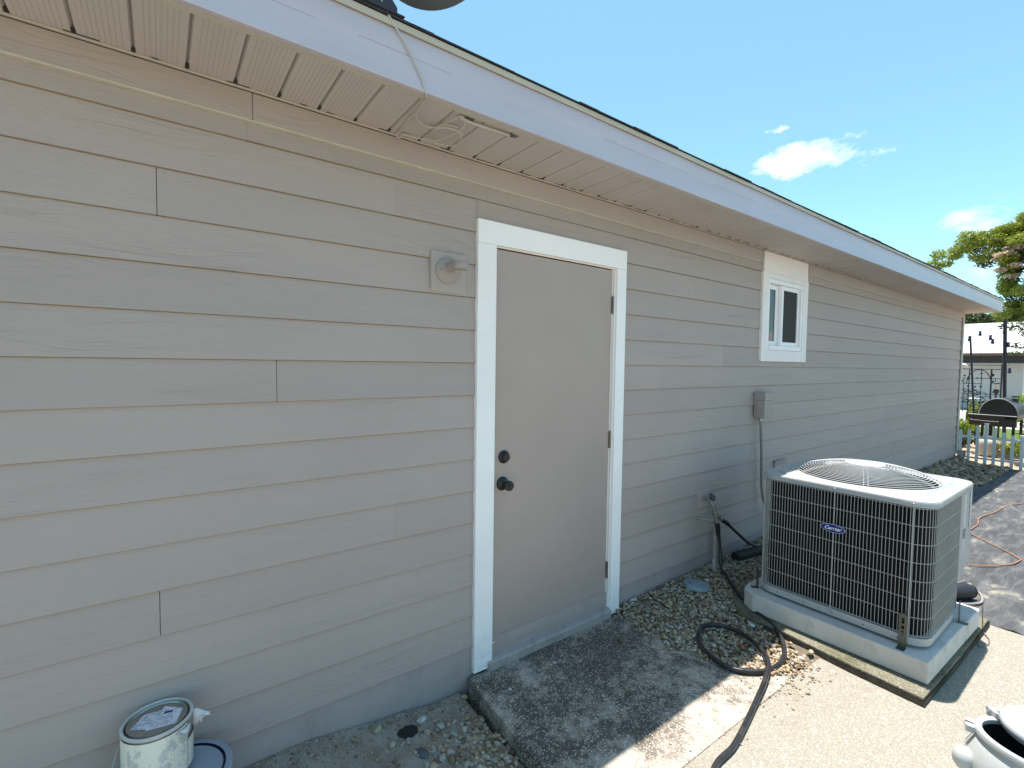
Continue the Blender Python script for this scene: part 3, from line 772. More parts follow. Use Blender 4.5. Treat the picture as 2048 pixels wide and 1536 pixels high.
def zpath(pts, z, r): return [(x, y, (z_bed(x, y) + .012 if (x > 2.62 and y > -.75) else z) + r) for x, y in pts]
hr = .0120
hose = thing('garden_hose', (2.6, -.7, -.05), 'long black garden hose looped over gravel and running across the sunny patio', 'hose')
gp = [(3.310, -.112, .350), (3.322, -.122, .24), (3.318, -.14, .12), (3.30, -.16, .04)]
gp += [(3.25, -.235, .012), (3.10, -.40, -.005), (3.0, -.545, -.012), (2.935, -.69, -.022), (2.83, -.80, -.035), (2.68, -.872, -.040), (2.535, -.883, -.043), (2.414, -.827, -.043), (2.352, -.733, -.040),
       (2.374, -.60, -.035), (2.455, -.51, -.030), (2.556, -.47, -.025), (2.650, -.500, -.022), (2.69, -.60, -.022), (2.655, -.722, -.020), (2.555, -.845, -.0155), (2.418, -.905, -.030), (2.203, -.959, -.043), (1.9, -1.028, -.046), (1.70, -1.05, -.046), (1.4, -1.2, -.046), (1.2, -1.5, -.046)]
m = MB(); gpp = smooth_path(gp, 10); m.tube(gpp, [hr * (1 + .02 * math.sin(i * .9) * math.sin(i * .23)) for i in range(len(gpp))], 14); m.build('hose_tube', M_rub, hose)
m = MB(); m.tube([(3.303, -.107, .385), (3.306, -.109, .362)], .0165, 14); m.build('coupling', MATS['corroded brass'], hose)
m = MB(); m.tube([(3.306, -.109, .362), (3.312, -.113, .335), (3.318, -.117, .27)], [.0185, .018, .0145], 14); m.build('grip', M_black, hose)
hose2 = thing('supply_hose', (3.6, -.2, 0), 'short black hose arching from the tap splitter towards the air conditioner', 'hose')
m = MB(); pth = smooth_path([(3.372, -.105, .374), (3.44, -.11, .335), (3.53, -.115, .27), (3.63, -.12, .20), (3.76, -.125, .115), (3.90, -.13, .06), (4.06, -.14, .03), (4.3, -.2, .03)], 8); m.tube(pth, .012, 12); m.build('hose_tube', M_rub, hose2)
m = MB()
for i in range(9):
    a = Vector((3.385, -.106, .366)).lerp(Vector((3.462, -.111, .322)), i / 8); d = Vector((.077, -.005, -.044)).normalized() * .0028
    m.tube([a - d, a + d], .0165, 12)
m.build('strain_relief', M_black, hose2)
pipe = thing('drain_pipe', (3.34, -.08, .1), 'thin painted plastic drain pipe with elbow below the tap', 'pipe')
m = MB(); m.tube([(3.215, -.006, .385), (3.335, -.078, .352)], .009, 10); m.tube([(3.338, -.080, .362), (3.338, -.080, .03)], .0125, 12); m.build('pipe_run', M_sid, pipe)
m = MB(); m.tube([(3.338, -.08, .072), (3.338, -.08, .035)], .0165, 14); m.tube([(3.338, -.08, .03), (3.338, -.08, -.015)], .019, 14); m.build('coupling', plain('dusty pvc', (.42, .42, .39), .55, .12, 20), pipe)

# ------------------------------------------------------------------ cables under the eave
cb = thing('coax_cable', (.8, -.3, 2.5), 'off-white coax cable hanging over the fascia and coiled loosely under the soffit', 'cable')
m = MB()
cp = [(.560, -.47, 2.86), (.585, -.455, 2.79), (.608, -.428, 2.718), (.646, -.4215, 2.672), (.700, -.412, 2.620), (.752, -.411, 2.544), (.777, -.4115, 2.490), (.785, -.405, 2.4745), (.797, -.37, 2.4765), (.806, -.31, 2.480), (.812, -.27, 2.4830)]
m.tube(smooth_path(cp, 8), .0033, 8); m.build('drop_line', M_cable, cb)
m = MB()
m.tube(smooth_path([(.812, -.27, 2.483), (.826, -.236, 2.476), (.873, -.207, 2.472), (.918, -.215, 2.474), (.946, -.300, 2.478), (.964, -.345, 2.480), (.985, -.335, 2.478), (1.005, -.29, 2.47), (.985, -.20, 2.462), (.96, -.13, 2.464), (.90, -.085, 2.475), (.835, -.062, 2.484), (.824, -.075, 2.48), (.822, -.12, 2.482), (.813, -.2, 2.484), (.812, -.27, 2.486)], 8), .0030, 8)
m.build('loose_run', M_cable, cb)
m = MB(); c0 = Vector((.985, -.185, 2.468))
loop = []
for i in range(44):
    a = i / 43 * 2 * PI * 1.55 + 2.4
    loop.append(c0 + Vector((.062 * math.cos(a) + .004 * math.sin(3 * a), .082 * math.sin(a), .010 * math.sin(a * .8) + .004 * i / 43)))
m.tube(loop, .0030, 8); m.build('coil', M_cable, cb)
m = MB(); m.tube(smooth_path([(.828, -.075, 2.484), (.82, -.055, 2.472), (.838, -.043, 2.474), (.845, -.06, 2.482), (.835, -.075, 2.474), (.84, -.035, 2.486)], 6), .0028, 8); m.build('knot', M_cable, cb)
m = MB(); m.tube(smooth_path([(.965, -.335, 2.482), (1.02, -.333, 2.478), (1.12, -.334, 2.480), (1.205, -.335, 2.482)], 6), .0058, 10); m.build('feed_tube', M_cable, cb)
m = MB()
for i in range(5):
    x = 1.205 + i * .009; m.tube([(x, -.318, 2.490), (x - .006, -.325 - .01 * (i % 2), 2.482), (x + .004, -.345, 2.486)], .0016, 6)
for i in range(6): m.tube([(.985 + .008 * i, -.345, 2.489), (.99 + .006 * i, -.333 + .006 * (i % 3), 2.484), (.98 + .009 * i, -.31, 2.4895)], .0014, 6)
build_each(m, 'wire_tie', M_black, cb)

# ------------------------------------------------------------------ satellite dish on the roof edge
dish = thing('satellite_dish', (.57, -.40, 2.70), 'dark grey satellite dish on a bracket at the roof edge', 'satellite dish')
dc = Vector((.76, -.55, 3.01)); nrm = Vector((.2, -.6, -.7)).normalized()
M_dish = plain('grey dish enamel', (.10, .105, .11), .5, .05)
Md = Matrix.Translation(dc) @ nrm.to_track_quat('Z', 'Y').to_matrix().to_4x4()
m = MB(); pf = [(r, -.17 * (r ** 2)/.25 * 1.0) for r in np.linspace(0, .25, 9)]
pf = [(r, .05 * (1 - (r / .29) ** 2)) for r in np.linspace(.0, .29, 9)] + [(.296, -.002), (.296, -.010), (.288, -.006)] + [(r, .05 * (1 - (r / .29) ** 2) - .006) for r in np.linspace(.285, .0, 8)]
m.lathe(pf, Md, 64); m.build('reflector', M_dish, dish)
m = MB(); m.tube(smooth_path([(.600, -.40, 2.72), (.60, -.42, 2.80), (.66, -.44, 2.92), (.72, -.49, 3.0), dc + nrm * .03], 6), .019, 14); m.build('mast', plain('dark steel', (.045, .05, .06), .45, .1, metal=.4), dish)
m = MB(); m.prism([(0, 0), (.13, 0), (.13, .02), (.05, .11), (0, .11)], 0, .004, Matrix.Translation((.535, -.425, 2.692)) @ Matrix.Rotation(PI / 2, 4, 'X'))
m.prism([(0, 0), (.13, 0), (.13, .02), (.05, .11), (0, .11)], 0, .004, Matrix.Translation((.535, -.385, 2.692)) @ Matrix.Rotation(PI / 2, 4, 'X'))
m.cham((.52, -.436, 2.6875), (.69, -.36, 2.692), .001); m.build('bracket', MATS['dark steel'], dish)
m = MB(); m.tube([(.575, -.44, 2.72), (.575, -.37, 2.72)], .006, 8); m.tube([(.56, -.44, 2.76), (.56, -.37, 2.76)], .006, 8); build_each(m, 'bolt', M_galv, dish)

# ------------------------------------------------------------------ air conditioner
slab(0, 0, 0, 0, -.018, M_oldslab, 'old_slab', .10, [(2.905, -.50), (2.90, -.78), (2.866, -1.10), (2.852, -1.418), (3.4, -1.438), (4.10, -1.447), (4.10, -.35), (3.1, -.35)])
sk = MB(); pl = [(2.907, -.52), (2.898, -.78), (2.862, -1.10), (2.8478, -1.4225), (3.4, -1.4425), (4.104, -1.4515), (4.104, -.6)]
for a, b_ in zip(pl[:-1], pl[1:]):
    for i in range(6):
        p = Vector(a).lerp(Vector(b_), i / 6); q = Vector(a).lerp(Vector(b_), (i + 1) / 6)
        w = .0035
        d = (q - p).normalized(); nn = Vector((d.y, -d.x)) * (-w)
        sk.add([(p.x, p.y, -.09), (q.x, q.y, -.09), (q.x, q.y, -.030 + random.uniform(-.004, .004)), (p.x, p.y, -.030 + random.uniform(-.004, .004))], [(0, 1, 2, 3)])
o = sk.build('old_slab_edge', M_edge); tag(o, kind='structure')
pad = MB(); rngp = [(2.975, -.55), (3.02, -.475), (3.10, -.455), (3.915, -.455), (3.922, -1.432), (2.98, -1.405)]
pad.prism(rngp, -.017, .094); po = pad.build('concrete_pad', M_pad, bevel=.007)
tag(po, 'pale concrete pad under the air conditioner with a worn rounded corner', 'concrete pad')
ac = thing('air_conditioner', (3.49, -.955, .095), 'grey outdoor air conditioner with round top fan grille standing on a concrete pad', 'air conditioner')
AX0, AX1, AY0, AY1 = 3.060, 3.925, -1.375, -.530
def rrect(x0, x1, y0, y1, r, n=7):
    p = []
    for cx, cy, a in ((x1 - r, y1 - r, 0), (x0 + r, y1 - r, PI / 2), (x0 + r, y0 + r, PI), (x1 - r, y0 + r, 1.5 * PI)):
        for i in range(n + 1): p.append((cx + r * math.cos(a + PI / 2 * i / n), cy + r * math.sin(a + PI / 2 * i / n)))
    return p
M_acp = plain('light grey enamel', (.42, .42, .41), .32, .05, 5, .08, 90, spec=.5)
M_acl = plain('pale grey enamel lid', (.36, .37, .37), .32, .04, 5, .08, 90, spec=.5)
M_wire = plain('grey coated wire', (.36, .365, .355), .38, .06)
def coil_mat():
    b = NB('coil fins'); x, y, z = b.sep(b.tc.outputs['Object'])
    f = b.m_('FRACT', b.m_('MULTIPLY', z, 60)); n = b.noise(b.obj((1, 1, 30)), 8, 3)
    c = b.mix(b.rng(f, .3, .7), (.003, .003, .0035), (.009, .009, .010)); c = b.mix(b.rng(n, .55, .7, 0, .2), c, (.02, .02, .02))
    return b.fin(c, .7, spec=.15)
M_coil = coil_mat()
CUTX = 3.645      # where the service corner begins
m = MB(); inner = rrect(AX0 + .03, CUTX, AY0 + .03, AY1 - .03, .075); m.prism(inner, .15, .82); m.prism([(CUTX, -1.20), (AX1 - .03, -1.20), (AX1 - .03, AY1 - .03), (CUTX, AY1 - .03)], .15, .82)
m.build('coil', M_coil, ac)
# wire guard follows the rounded outline (left, front and camera-side faces)
path = []
def arc(cx, cy, r, a0, a1, n): return [(cx + r * math.cos(a0 + (a1 - a0) * i / n), cy + r * math.sin(a0 + (a1 - a0) * i / n)) for i in range(n + 1)]
rc = .095
path += [(CUTX + .15, AY1 - .004)] + arc(AX0 + rc, AY1 - rc - .004, rc, PI / 2, PI, 8) + arc(AX0 + rc, AY0 + rc, rc, PI, 1.5 * PI, 8) + [(CUTX - .012, AY0)]
cum = [0]
for a, b_ in zip(path[:-1], path[1:]): cum.append(cum[-1] + math.dist(a, b_))
def at(s):
    for i in range(len(path) - 1):
        if s <= cum[i + 1] + 1e-9:
            t = (s - cum[i]) / (cum[i + 1] - cum[i]); return (path[i][0] + (path[i + 1][0] - path[i][0]) * t, path[i][1] + (path[i + 1][1] - path[i][1]) * t)
    return path[-1]
m = MB(); nv_ = int(cum[-1] / .0162)
for i in range(nv_ + 1):
    x, y = at(cum[-1] * i / nv_); m.tube([(x, y, .158), (x, y, .822)], .0016, 5)
hz = [.160 + .0942 * i for i in range(8)]
dense = [at(cum[-1] * i / 90) for i in range(91)]
for z in hz:
    m.tube([(x, y, min(z, .815)) for x, y in dense], .0019, 5)
m.build('wire_guard', M_wire, ac)
for (x, y) in ((AX0 - .004, -.950), (AX0 - .002, -1.330 + .03), (AX0 + .012, -.56)):
    m = MB(); m.tube([(x, y, .135), (x, y, .835)], .0033, 8); m.lathe([(0, -.006), (.008, -.004), (.008, .003), (0, .006)], Matrix.Translation((x - .002, y, .838)), 12); m.lathe([(0, -.006), (.007, -.003), (.007, .003), (0, .006)], Matrix.Translation((x - .002, y, .135)), 12)
    m.build('tie_rod', M_wire, ac)
m = MB(); m.prism(rrect(AX0 - .002, CUTX + .02, AY0 - .002, AY1 + .002, .098), .110, .150); m.prism([(CUTX + .0, -1.22), (AX1, -1.22), (AX1, AY1 + .0015), (CUTX, AY1 + .0015)], .1105, .1495)
m.build('base_pan', M_acp, ac, bevel=.002)
m = MB()
for i in range(5):
    y = -.66 - i * .15; m.tube([(AX0 - .0035, y, .128), (AX0 + .002, y, .128)], .0035, 8)
build_each(m, 'drain_hole', M_dark, ac)
m = MB()
for x, y in ((3.16, -1.28), (3.16, -.62), (3.8, -.62), (3.56, -1.28)): m.cham((x - .03, y - .03, .0945), (x + .03, y + .03, .1098), .002)
build_each(m, 'rubber_foot', M_black, ac)
m = MB(); m.cham((CUTX, AY0 - .001, .318), (3.775, AY0 + .05, .822), .003); m.build('corner_post', M_acp, ac)
m = MB(); m.cham((3.7755, AY0 + .003, .345), (AX1 + .003, AY0 + .16, .821), .006); m.cham((CUTX + .001, AY0 + .014, .152), (CUTX + .035, AY0 + .05, .317), .002); m.build('service_panel', M_acp, ac)
# data label on the corner post
def label_mat(name, base, ink, sc=260, dens=.5):
    b = NB(name); x, y, z = b.sep(b.tc.outputs['Object'])
    row = b.m_('FRACT', b.m_('MULTIPLY', z, sc)); line = b.m_('GREATER_THAN', row, .55)
    n = b.noise(b.comb(b.m_('MULTIPLY', x, 1), y, b.m_('FLOOR', b.m_('MULTIPLY', z, sc))), 320, 1)
    ink_ = b.m_('MULTIPLY', b.m_('MULTIPLY', line, b.m_('GREATER_THAN', n, dens)), .65)
    return b.fin(b.mix(ink_, base, ink), .45)
m = MB(); m.box((3.695, AY0 - .0022, .48), (3.755, AY0 - .0012, .80)); m.build('data_label', label_mat('printed label', (.66, .66, .63), (.1, .1, .1), 120, .47), ac)
m = MB(); m.box((3.695, AY0 - .0030, .545), (3.755, AY0 - .0024, .600)); m.build('data_label', plain('grey print', (.22, .22, .22), .6), ac)
m = MB(); m.box((3.86, AY0 + .0005, .58), (3.90, AY0 + .0017, .80)); m.build('data_label', label_mat('panel label', (.62, .62, .62), (.2, .2, .2), 90, .5), ac)
# lid
LZ0, LZ1 = .8225, .853
lidp = rrect(AX0 - .010, AX1 + .010, AY0 - .012, AY1 + .010, .105)
GC = (3.495, -.952); GR = .358
def ring_plate(m, outer, z, R, c):
    """flat plate with a round hole"""
    n = len(outer); vs = [(x, y, z) for x, y in outer]
    for x, y in outer:
        a = math.atan2(y - c[1], x - c[0]); vs.append((c[0] + R * math.cos(a), c[1] + R * math.sin(a), z))
    m.add(vs, [(i, (i + 1) % n, n + (i + 1) % n, n + i) for i in range(n)])
def densify(p, k=4):
    o = []
    for a, b_ in zip(p, p[1:] + p[:1]):
        d = math.dist(a, b_); kk = max(1, int(d / .03))
        for i in range(kk): o.append((a[0] + (b_[0] - a[0]) * i / kk, a[1] + (b_[1] - a[1]) * i / kk))
    return o
lo = densify(lidp); n = len(lo); li = [(GC[0] + (x - GC[0]) * .992, GC[1] + (y - GC[1]) * .992) for x, y in lo]
m = MB()
m.add([(x, y, LZ0) for x, y in lo] + [(x, y, LZ1 - .006) for x, y in lo] + [(x, y, LZ1) for x, y in li], [(k * n + i, k * n + (i + 1) % n, (k + 1) * n + (i + 1) % n, (k + 1) * n + i) for k in (0, 1) for i in range(n)], True)
sh = densify(rrect(AX0 + .055, AX1 - .055, AY0 + .055, AY1 - .055, .10)); 
shi = [(GC[0] + (x - GC[0]) * .975, GC[1] + (y - GC[1]) * .975) for x, y in sh]
def loft(m, A, B, za, zb):
    # join two outlines of different length around the centre
    def res(p, N=120):
        out = []; 
        an = [math.atan2(y - GC[1], x - GC[0]) for x, y in p]
        for k in range(N):
            a = -PI + 2 * PI * k / N; best = None
            dx, dy = math.cos(a), math.sin(a)
            for (x0, y0), (x1, y1) in zip(p, p[1:] + p[:1]):
                ex, ey = x1 - x0, y1 - y0; den = dx * ey - dy * ex
                if abs(den) < 1e-12: continue
                t = ((x0 - GC[0]) * ey - (y0 - GC[1]) * ex) / den; u = ((x0 - GC[0]) * dy - (y0 - GC[1]) * dx) / den
                if t > 0 and -1e-6 <= u <= 1 + 1e-6 and (best is None or t > best): best = t
            out.append((GC[0] + dx * best, GC[1] + dy * best))
        return out
    a, b_ = res(A), res(B); N_ = len(a)
    m.add([(x, y, za) for x, y in a] + [(x, y, zb) for x, y in b_], [(i, (i + 1) % N_, N_ + (i + 1) % N_, N_ + i) for i in range(N_)], True)
circ = [(GC[0] + GR * math.cos(a), GC[1] + GR * math.sin(a)) for a in np.linspace(0, 2 * PI, 121)[:-1]]
circ2 = [(GC[0] + (GR - .012) * math.cos(a), GC[1] + (GR - .012) * math.sin(a)) for a in np.linspace(0, 2 * PI, 121)[:-1]]
loft(m, li, sh, LZ1, LZ1 + .0005); loft(m, sh, shi, LZ1 + .0005, LZ1 + .009); loft(m, shi, circ, LZ1 + .009, LZ1 + .010); loft(m, circ, circ2, LZ1 + .010, LZ1 + .002)
m.build('lid', M_acl, ac, smooth=True)
m = MB(); m.lathe([(GR - .012, LZ1 + .002), (GR - .018, .62)], Matrix.Translation((GC[0], GC[1], 0)), 64); m.build('fan_shroud', plain('dark shroud', (.04, .04, .042), .6), ac)
m = MB(); m.lathe([(0, .60), (GR - .02, .60)], Matrix.Translation((GC[0], GC[1], 0)), 48); m.build('fan_well', M_dark, ac)
# fan guard: concentric rings on a shallow dome with radial ribs and a hub plate
def dome(r): return LZ1 + .013 + .072 * (1 - (r / (GR + .004)) ** 2) ** .8
m = MB(); nr = 21
for i in range(nr):
    r = .075 + (GR - .002 - .075) * i / (nr - 1)
    m.tube([(GC[0] + r * math.cos(a), GC[1] + r * math.sin(a), dome(min(r, GR))) for a in np.linspace(0, 2 * PI, 65)[:-1]], .0019, 5, closed=True)
m.build('fan_guard', plain('pale guard wire', (.50, .51, .51), .35, .04), ac)
m = MB()
for k in range(6):
    a = k * PI / 3 + .32
    for off in (-.010, .010):
        m.tube([(GC[0] + r * math.cos(a) - off * math.sin(a), GC[1] + r * math.sin(a) + off * math.cos(a), dome(min(r, GR)) - .004) for r in np.linspace(.05, GR + .0035, 14)], .0024, 5)
build_each(m, 'guard_rib', M_acl, ac)
m = MB(); zt = dome(.05); m.lathe([(0, zt - .006), (.100, zt - .007), (.104, zt - .003), (.096, zt + .001), (0, zt + .003)], Matrix.Translation((GC[0], GC[1], 0)), 40); m.build('hub_plate', M_acl, ac)
fan = MB()
for k in range(3):
    a0 = k * 2 * PI / 3 + .9; vs = []
    for i in range(9):
        a = a0 + i / 8 * 1.25
        for j in range(6):
            r = .07 + (.255) * j / 5; vs.append((GC[0] + r * math.cos(a + .25 * j / 5), GC[1] + r * math.sin(a + .25 * j / 5), .735 + .075 * (i / 8) + .01 * j / 5))
    fan.add(vs, [(i * 6 + j, (i + 1) * 6 + j, (i + 1) * 6 + j + 1, i * 6 + j + 1) for i in range(8) for j in range(5)], True)
fan.lathe([(.08, .72), (.08, .85), (0, .855)], Matrix.Translation((GC[0], GC[1], 0)), 24)
fo = fan.build('fan', plain('pale fan metal', (.20, .20, .20), .35, .05), ac); sm_ = fo.modifiers.new('th', 'SOLIDIFY'); sm_.thickness = .002
m = MB()
for (x, y) in ((AX0 - .0105, -.95), (AX0 - .0105, -1.30), ): m.lathe([(0, 0), (.0055, 0), (.004, .003), (0, .004)], Matrix.Translation((x, y, .838)) @ Matrix.Rotation(-PI / 2, 4, 'Y'), 10)
for (x, y) in ((3.70, AY0 - .0125), (3.735, AY0 - .0125)): m.lathe([(0, 0), (.007, 0), (.005, .004), (0, .005)], Matrix.Translation((x, y, .838)) @ Matrix.Rotation(PI / 2, 4, 'X'), 10)
build_each(m, 'screw', M_galv, ac)
# maker's badge
bp = Vector((AX0 - .009, -.948, .612))
Mb = Matrix(((0, 0, -1, 0), (-1, 0, 0, 0), (0, 1, 0, 0), (0, 0, 0, 1)))   # local x -> -Y, local y -> Z, local z -> -X
def ell(rx, rz, z0, z1, mm):
    pts_ = [(rx * math.cos(a), rz * math.sin(a)) for a in np.linspace(0, 2 * PI, 41)[:-1]]; mm.prism(pts_, z0, z1, Matrix.Translation(bp) @ Mb)
m = MB(); ell(.062, .0235, -.004, .0010, m); badge = m.build('badge', plain('badge silver', (.40, .44, .60), .35), ac)
m = MB(); ell(.0585, .0205, .0011, .0020, m); m.build('badge_face', plain('badge blue', (.012, .02, .20), .3, .02), badge)
cu = bpy.data.curves.new('t', 'FONT'); cu.body = 'Carrier'; cu.size = .0285; cu.shear = .32; cu.align_x = 'CENTER'; cu.align_y = 'CENTER'; cu.extrude = .0004; cu.offset = .00045; cu.space_character = .98
to = bpy.data.objects.new('t', cu); COL.objects.link(to)
bpy.context.view_layer.update()
tm = bpy.data.meshes.new_from_object(to.evaluated_get(bpy.context.evaluated_depsgraph_get())); bpy.data.objects.remove(to)
tm.transform(Matrix.Translation(bp - ac.location) @ Mb @ Matrix.Translation((0, .0, .0026))); tm.materials.clear(); tm.materials.append(plain('white print', (.8, .8, .82), .4, .02))
lt = bpy.data.objects.new('badge_lettering', tm); COL.objects.link(lt); lt.parent = badge
# tie-down straps
M_strap = plain('slotted strap', (.11, .11, .095), .45, .2, 30, .3, metal=.6)
def strap(x, y, nx_, ny_, name='tie_down_strap', z1=.235):
    """slotted strap standing on the pad, foot turned outwards"""
    m = MB(); w = .017; t = Vector((-ny_, nx_, 0)); nn = Vector((nx_, ny_, 0)); c = Vector((x, y, 0))
    def bar(a, b_, u0, u1, d0, d1):
        P0 = []
        for z in (a, b_):
            for u, d in ((u0, d0), (u1, d0), (u1, d1), (u0, d1)): P0.append(c + t * u + nn * d + Vector((0, 0, z)))
        m.add(P0, [(0, 3, 2, 1), (4, 5, 6, 7), (0, 1, 5, 4), (1, 2, 6, 5), (2, 3, 7, 6), (3, 0, 4, 7)])
    z = .098; 
    bar(.0955, z1, -w, -w * .35, .010, .0125); bar(.0955, z1, w * .35, w, .010, .0125)
    for z in np.arange(.0955, z1 - .005, .028): bar(z, z + .012, -w * .34, w * .34, .010, .0124)
    m.lathe([(0, 0), (w, 0), (w, .0023), (0, .0023)], Matrix.Translation(c + nn * .0101 + Vector((0, 0, z1))) @ Vector((nx_, ny_, 0)).to_track_quat('Z', 'Y').to_matrix().to_4x4(), 18)
    bar(.0947, .0968, -w, w, .012, .050)
    return m
for (x, y, nx_, ny_, z1) in ((AX0 - .012, -1.285, -1, 0, .255), (3.10, AY1 + .0, -.7, .7, .20), (3.615, AY0 - .008, 0, -1, .20)):
    strap(x, y, nx_, ny_, z1=z1).build('tie_down_strap', M_strap, ac)
# black insulated line leaving the unit at the back and wrapped blob on the mat
ls = thing('insulated_line', (4.35, -1.2, 0), 'fat black foam pipe insulation wrapped beside the air conditioner pad', 'pipe insulation')
m = MB(); pth = smooth_path([(4.02, -1.00, .10), (4.16, -1.10, .05), (4.30, -1.20, .005), (4.42, -1.262, -.005), (4.50, -1.285, -.01)], 10)
m.tube(pth, [.050 + .0035 * (i % 2) for i in range(len(pth))], 16); m.build('foam_sleeve', plain('black foam', (.018, .018, .022), .45, .2, 40, .4), ls)
m = MB(); m.tube(smooth_path([(3.84, -1.18, .20), (3.95, -1.1, .16), (4.05, -1.04, .12)], 5), .02, 10); m.build('copper_line', M_black, ls)
lw = tag(MB().tube(smooth_path([(3.90, -1.22, .26), (4.25, -1.21, .11), (4.60, -1.225, -.035), (4.66, -1.27, -.048), (4.60, -1.33, -.048), (4.45, -1.36, -.048), (4.35, -1.33, -.045), (4.2, -1.25, -.03), (3.95, -1.15, .02)], 8), .007, 8).build('control_cable', M_grayp), 'thin grey control cable looping out behind the air conditioner', 'cable')
bw = tag(MB().tube(smooth_path([(3.97, -1.436, .10), (3.945, -1.442, .02), (3.94, -1.45, -.045), (3.88, -1.482, -.056), (3.80, -1.490, -.056), (3.74, -1.465, -.056), (3.79, -1.455, -.054)], 8), .0028, 6).build('ground_wire', M_gunm), 'thin bare wire hooked over the pad onto the patio', 'wire')
bl = MB(); bl.tube(smooth_path([(3.60, -.10, .03), (3.85, -.14, .035), (4.1, -.2, .04), (4.5, -.25, .03)], 6), .036, 14)
tag(bl.build('drain_sleeve', plain('dull black plastic', (.012, .012, .012), .7), bevel=0), 'fat black corrugated drain pipe lying on gravel behind the air conditioner', 'drain pipe')
cord = MB(); cord.tube(smooth_path([(9.4, -1.45, -.047), (8.179, -1.124, -.045), (7.862, -1.03, -.044), (7.383, -.997, -.044), (6.97, -.944, -.044), (6.634, -.98, -.044), (6.315, -.973, -.044), (6.191, -1.019, -.044), (6.038, -1.144, -.044), (5.883, -1.277, -.044), (5.733, -1.379, -.044), (5.68, -1.392, -.044), (5.494, -1.358, -.044), (5.299, -1.258, -.044), (5.186, -1.146, -.044), (5.05, -.9, -.044)], 8), .0048, 8)
tag(cord.build('extension_cord', plain('faded orange cord', (.33, .16, .09), .5, .1)), 'faded orange extension cord meandering over the weed mat', 'cord')

# drain cover in the gravel
dcv = MB(); dcv.lathe([(0, .006), (.070, .005), (.082, .002), (.086, -.004), (.086, -.02)], Matrix.Translation((2.985, -.158, .004)) @ Matrix.Rotation(.06, 4, 'Y'), 40)
d_ = dcv.build('drain_cover', plain('weathered blue grey lid', (.25, .31, .34), .7, .12, 20, .3, 60, dirt=((.12, .13, .13), 40, .8)))
tag(d_, 'round blue-grey cleanout cover lying in the gravel', 'drain cover')
tag(MB().box((2.945, -.135, .0095), (2.957, -.123, .0120)).build('finger_hole', M_dark, d_), None)

# ------------------------------------------------------------------ loose stones one can tell apart
def stone(name, x, y, z, s, col, label, flat=.6, seed=0, cat='stone', el=1.25):
    v0, f0 = ICO[2]; r_ = np.random.default_rng(seed); 
    p = v0 * (1 + .14 * np.sin(v0[:, [1, 2, 0]] * 3 + seed) + r_.normal(0, .03, (len(v0), 1))) * np.array([el, .8, flat]) * s
    a = seed * 1.3; Rz = np.array([[math.cos(a), -math.sin(a), 0], [math.sin(a), math.cos(a), 0], [0, 0, 1]])
    p = p @ Rz.T + np.array([x, y, z]); m = MB(); m.add(p.tolist(), f0.tolist(), True)
    return tag(m.build(name, plain('stone ' + name + str(seed), col, .75, .18, 60, .4, 90)), label, cat)
def zl(x, y, s): return z_left(x, y) + s * .3
stone('pebble', .74, -.065, zl(.74, -.065, .02), .019, (.40, .35, .22), 'yellowish stone near the wall left of the dark hole', .7, 3)
stone('pebble', .93, -.10, zl(.93, -.1, .02), .022, (.50, .48, .46), 'smooth white stone just right of the dark hole', .55, 5)
stone('pebble', .76, -.175, zl(.76, -.175, .016), .016, (.42, .38, .27), 'tan stone below the dark hole', .6, 8)
stone('pebble', .985, -.125, zl(.985, -.125, .016), .016, (.30, .24, .17), 'brown stone right of the smooth white stone', .65, 2)
stone('shard', .85, -.27, z_left(.85, -.27) + .006, .03, (.10, .10, .11), 'flat dark grey shard among pebbles left of the doorstep', .3, 4)
hole = MB(); hole.lathe([(0, .004), (.030, .003), (.046, .001), (.05, -.012)], Matrix.Translation((.845, -.135, z_left(.845, -.135) + .004)) @ Matrix.Diagonal((1, .75, 1, 1)), 9, False)  # black lump added in place of the dark hole in the soil
tag(hole.build('hole_lump', plain('faceted lump', (.018, .016, .014), .9, .4, 60, .8, 80)), 'dark faceted lump marking the hole in the sandy soil by the wall', 'dark lump')
stone('brick_chip', 2.095, -.245, -.050, .015, (.20, .085, .05), 'rust-coloured brick chip on the doorstep slab by the gravel', .7, 6)
stone('seed_pod', 1.80, -.560, -.052, .011, (.14, .13, .04), 'olive green seed pod on the shaded doorstep slab', .8, 7, 'seed pod', 1.05)
stone('pebble', 1.66, -.175, -.057, .007, (.62, .61, .58), 'tiny white stone on the slab below the door', .6, 9)
stone('pebble', 1.345, -.205, -.057, .009, (.60, .59, .57), 'tiny white stone on the slab near its left corner', .5, 11)
stone('pebble', 2.60, -.70, -.035, .012, (.45, .03, .03), 'small red stone inside the hose loop', .6, 12)
stone('pebble', 2.835, -.62, -.028, .017, (.58, .57, .55), 'long white stone beside the hose near the pad', .5, 13)

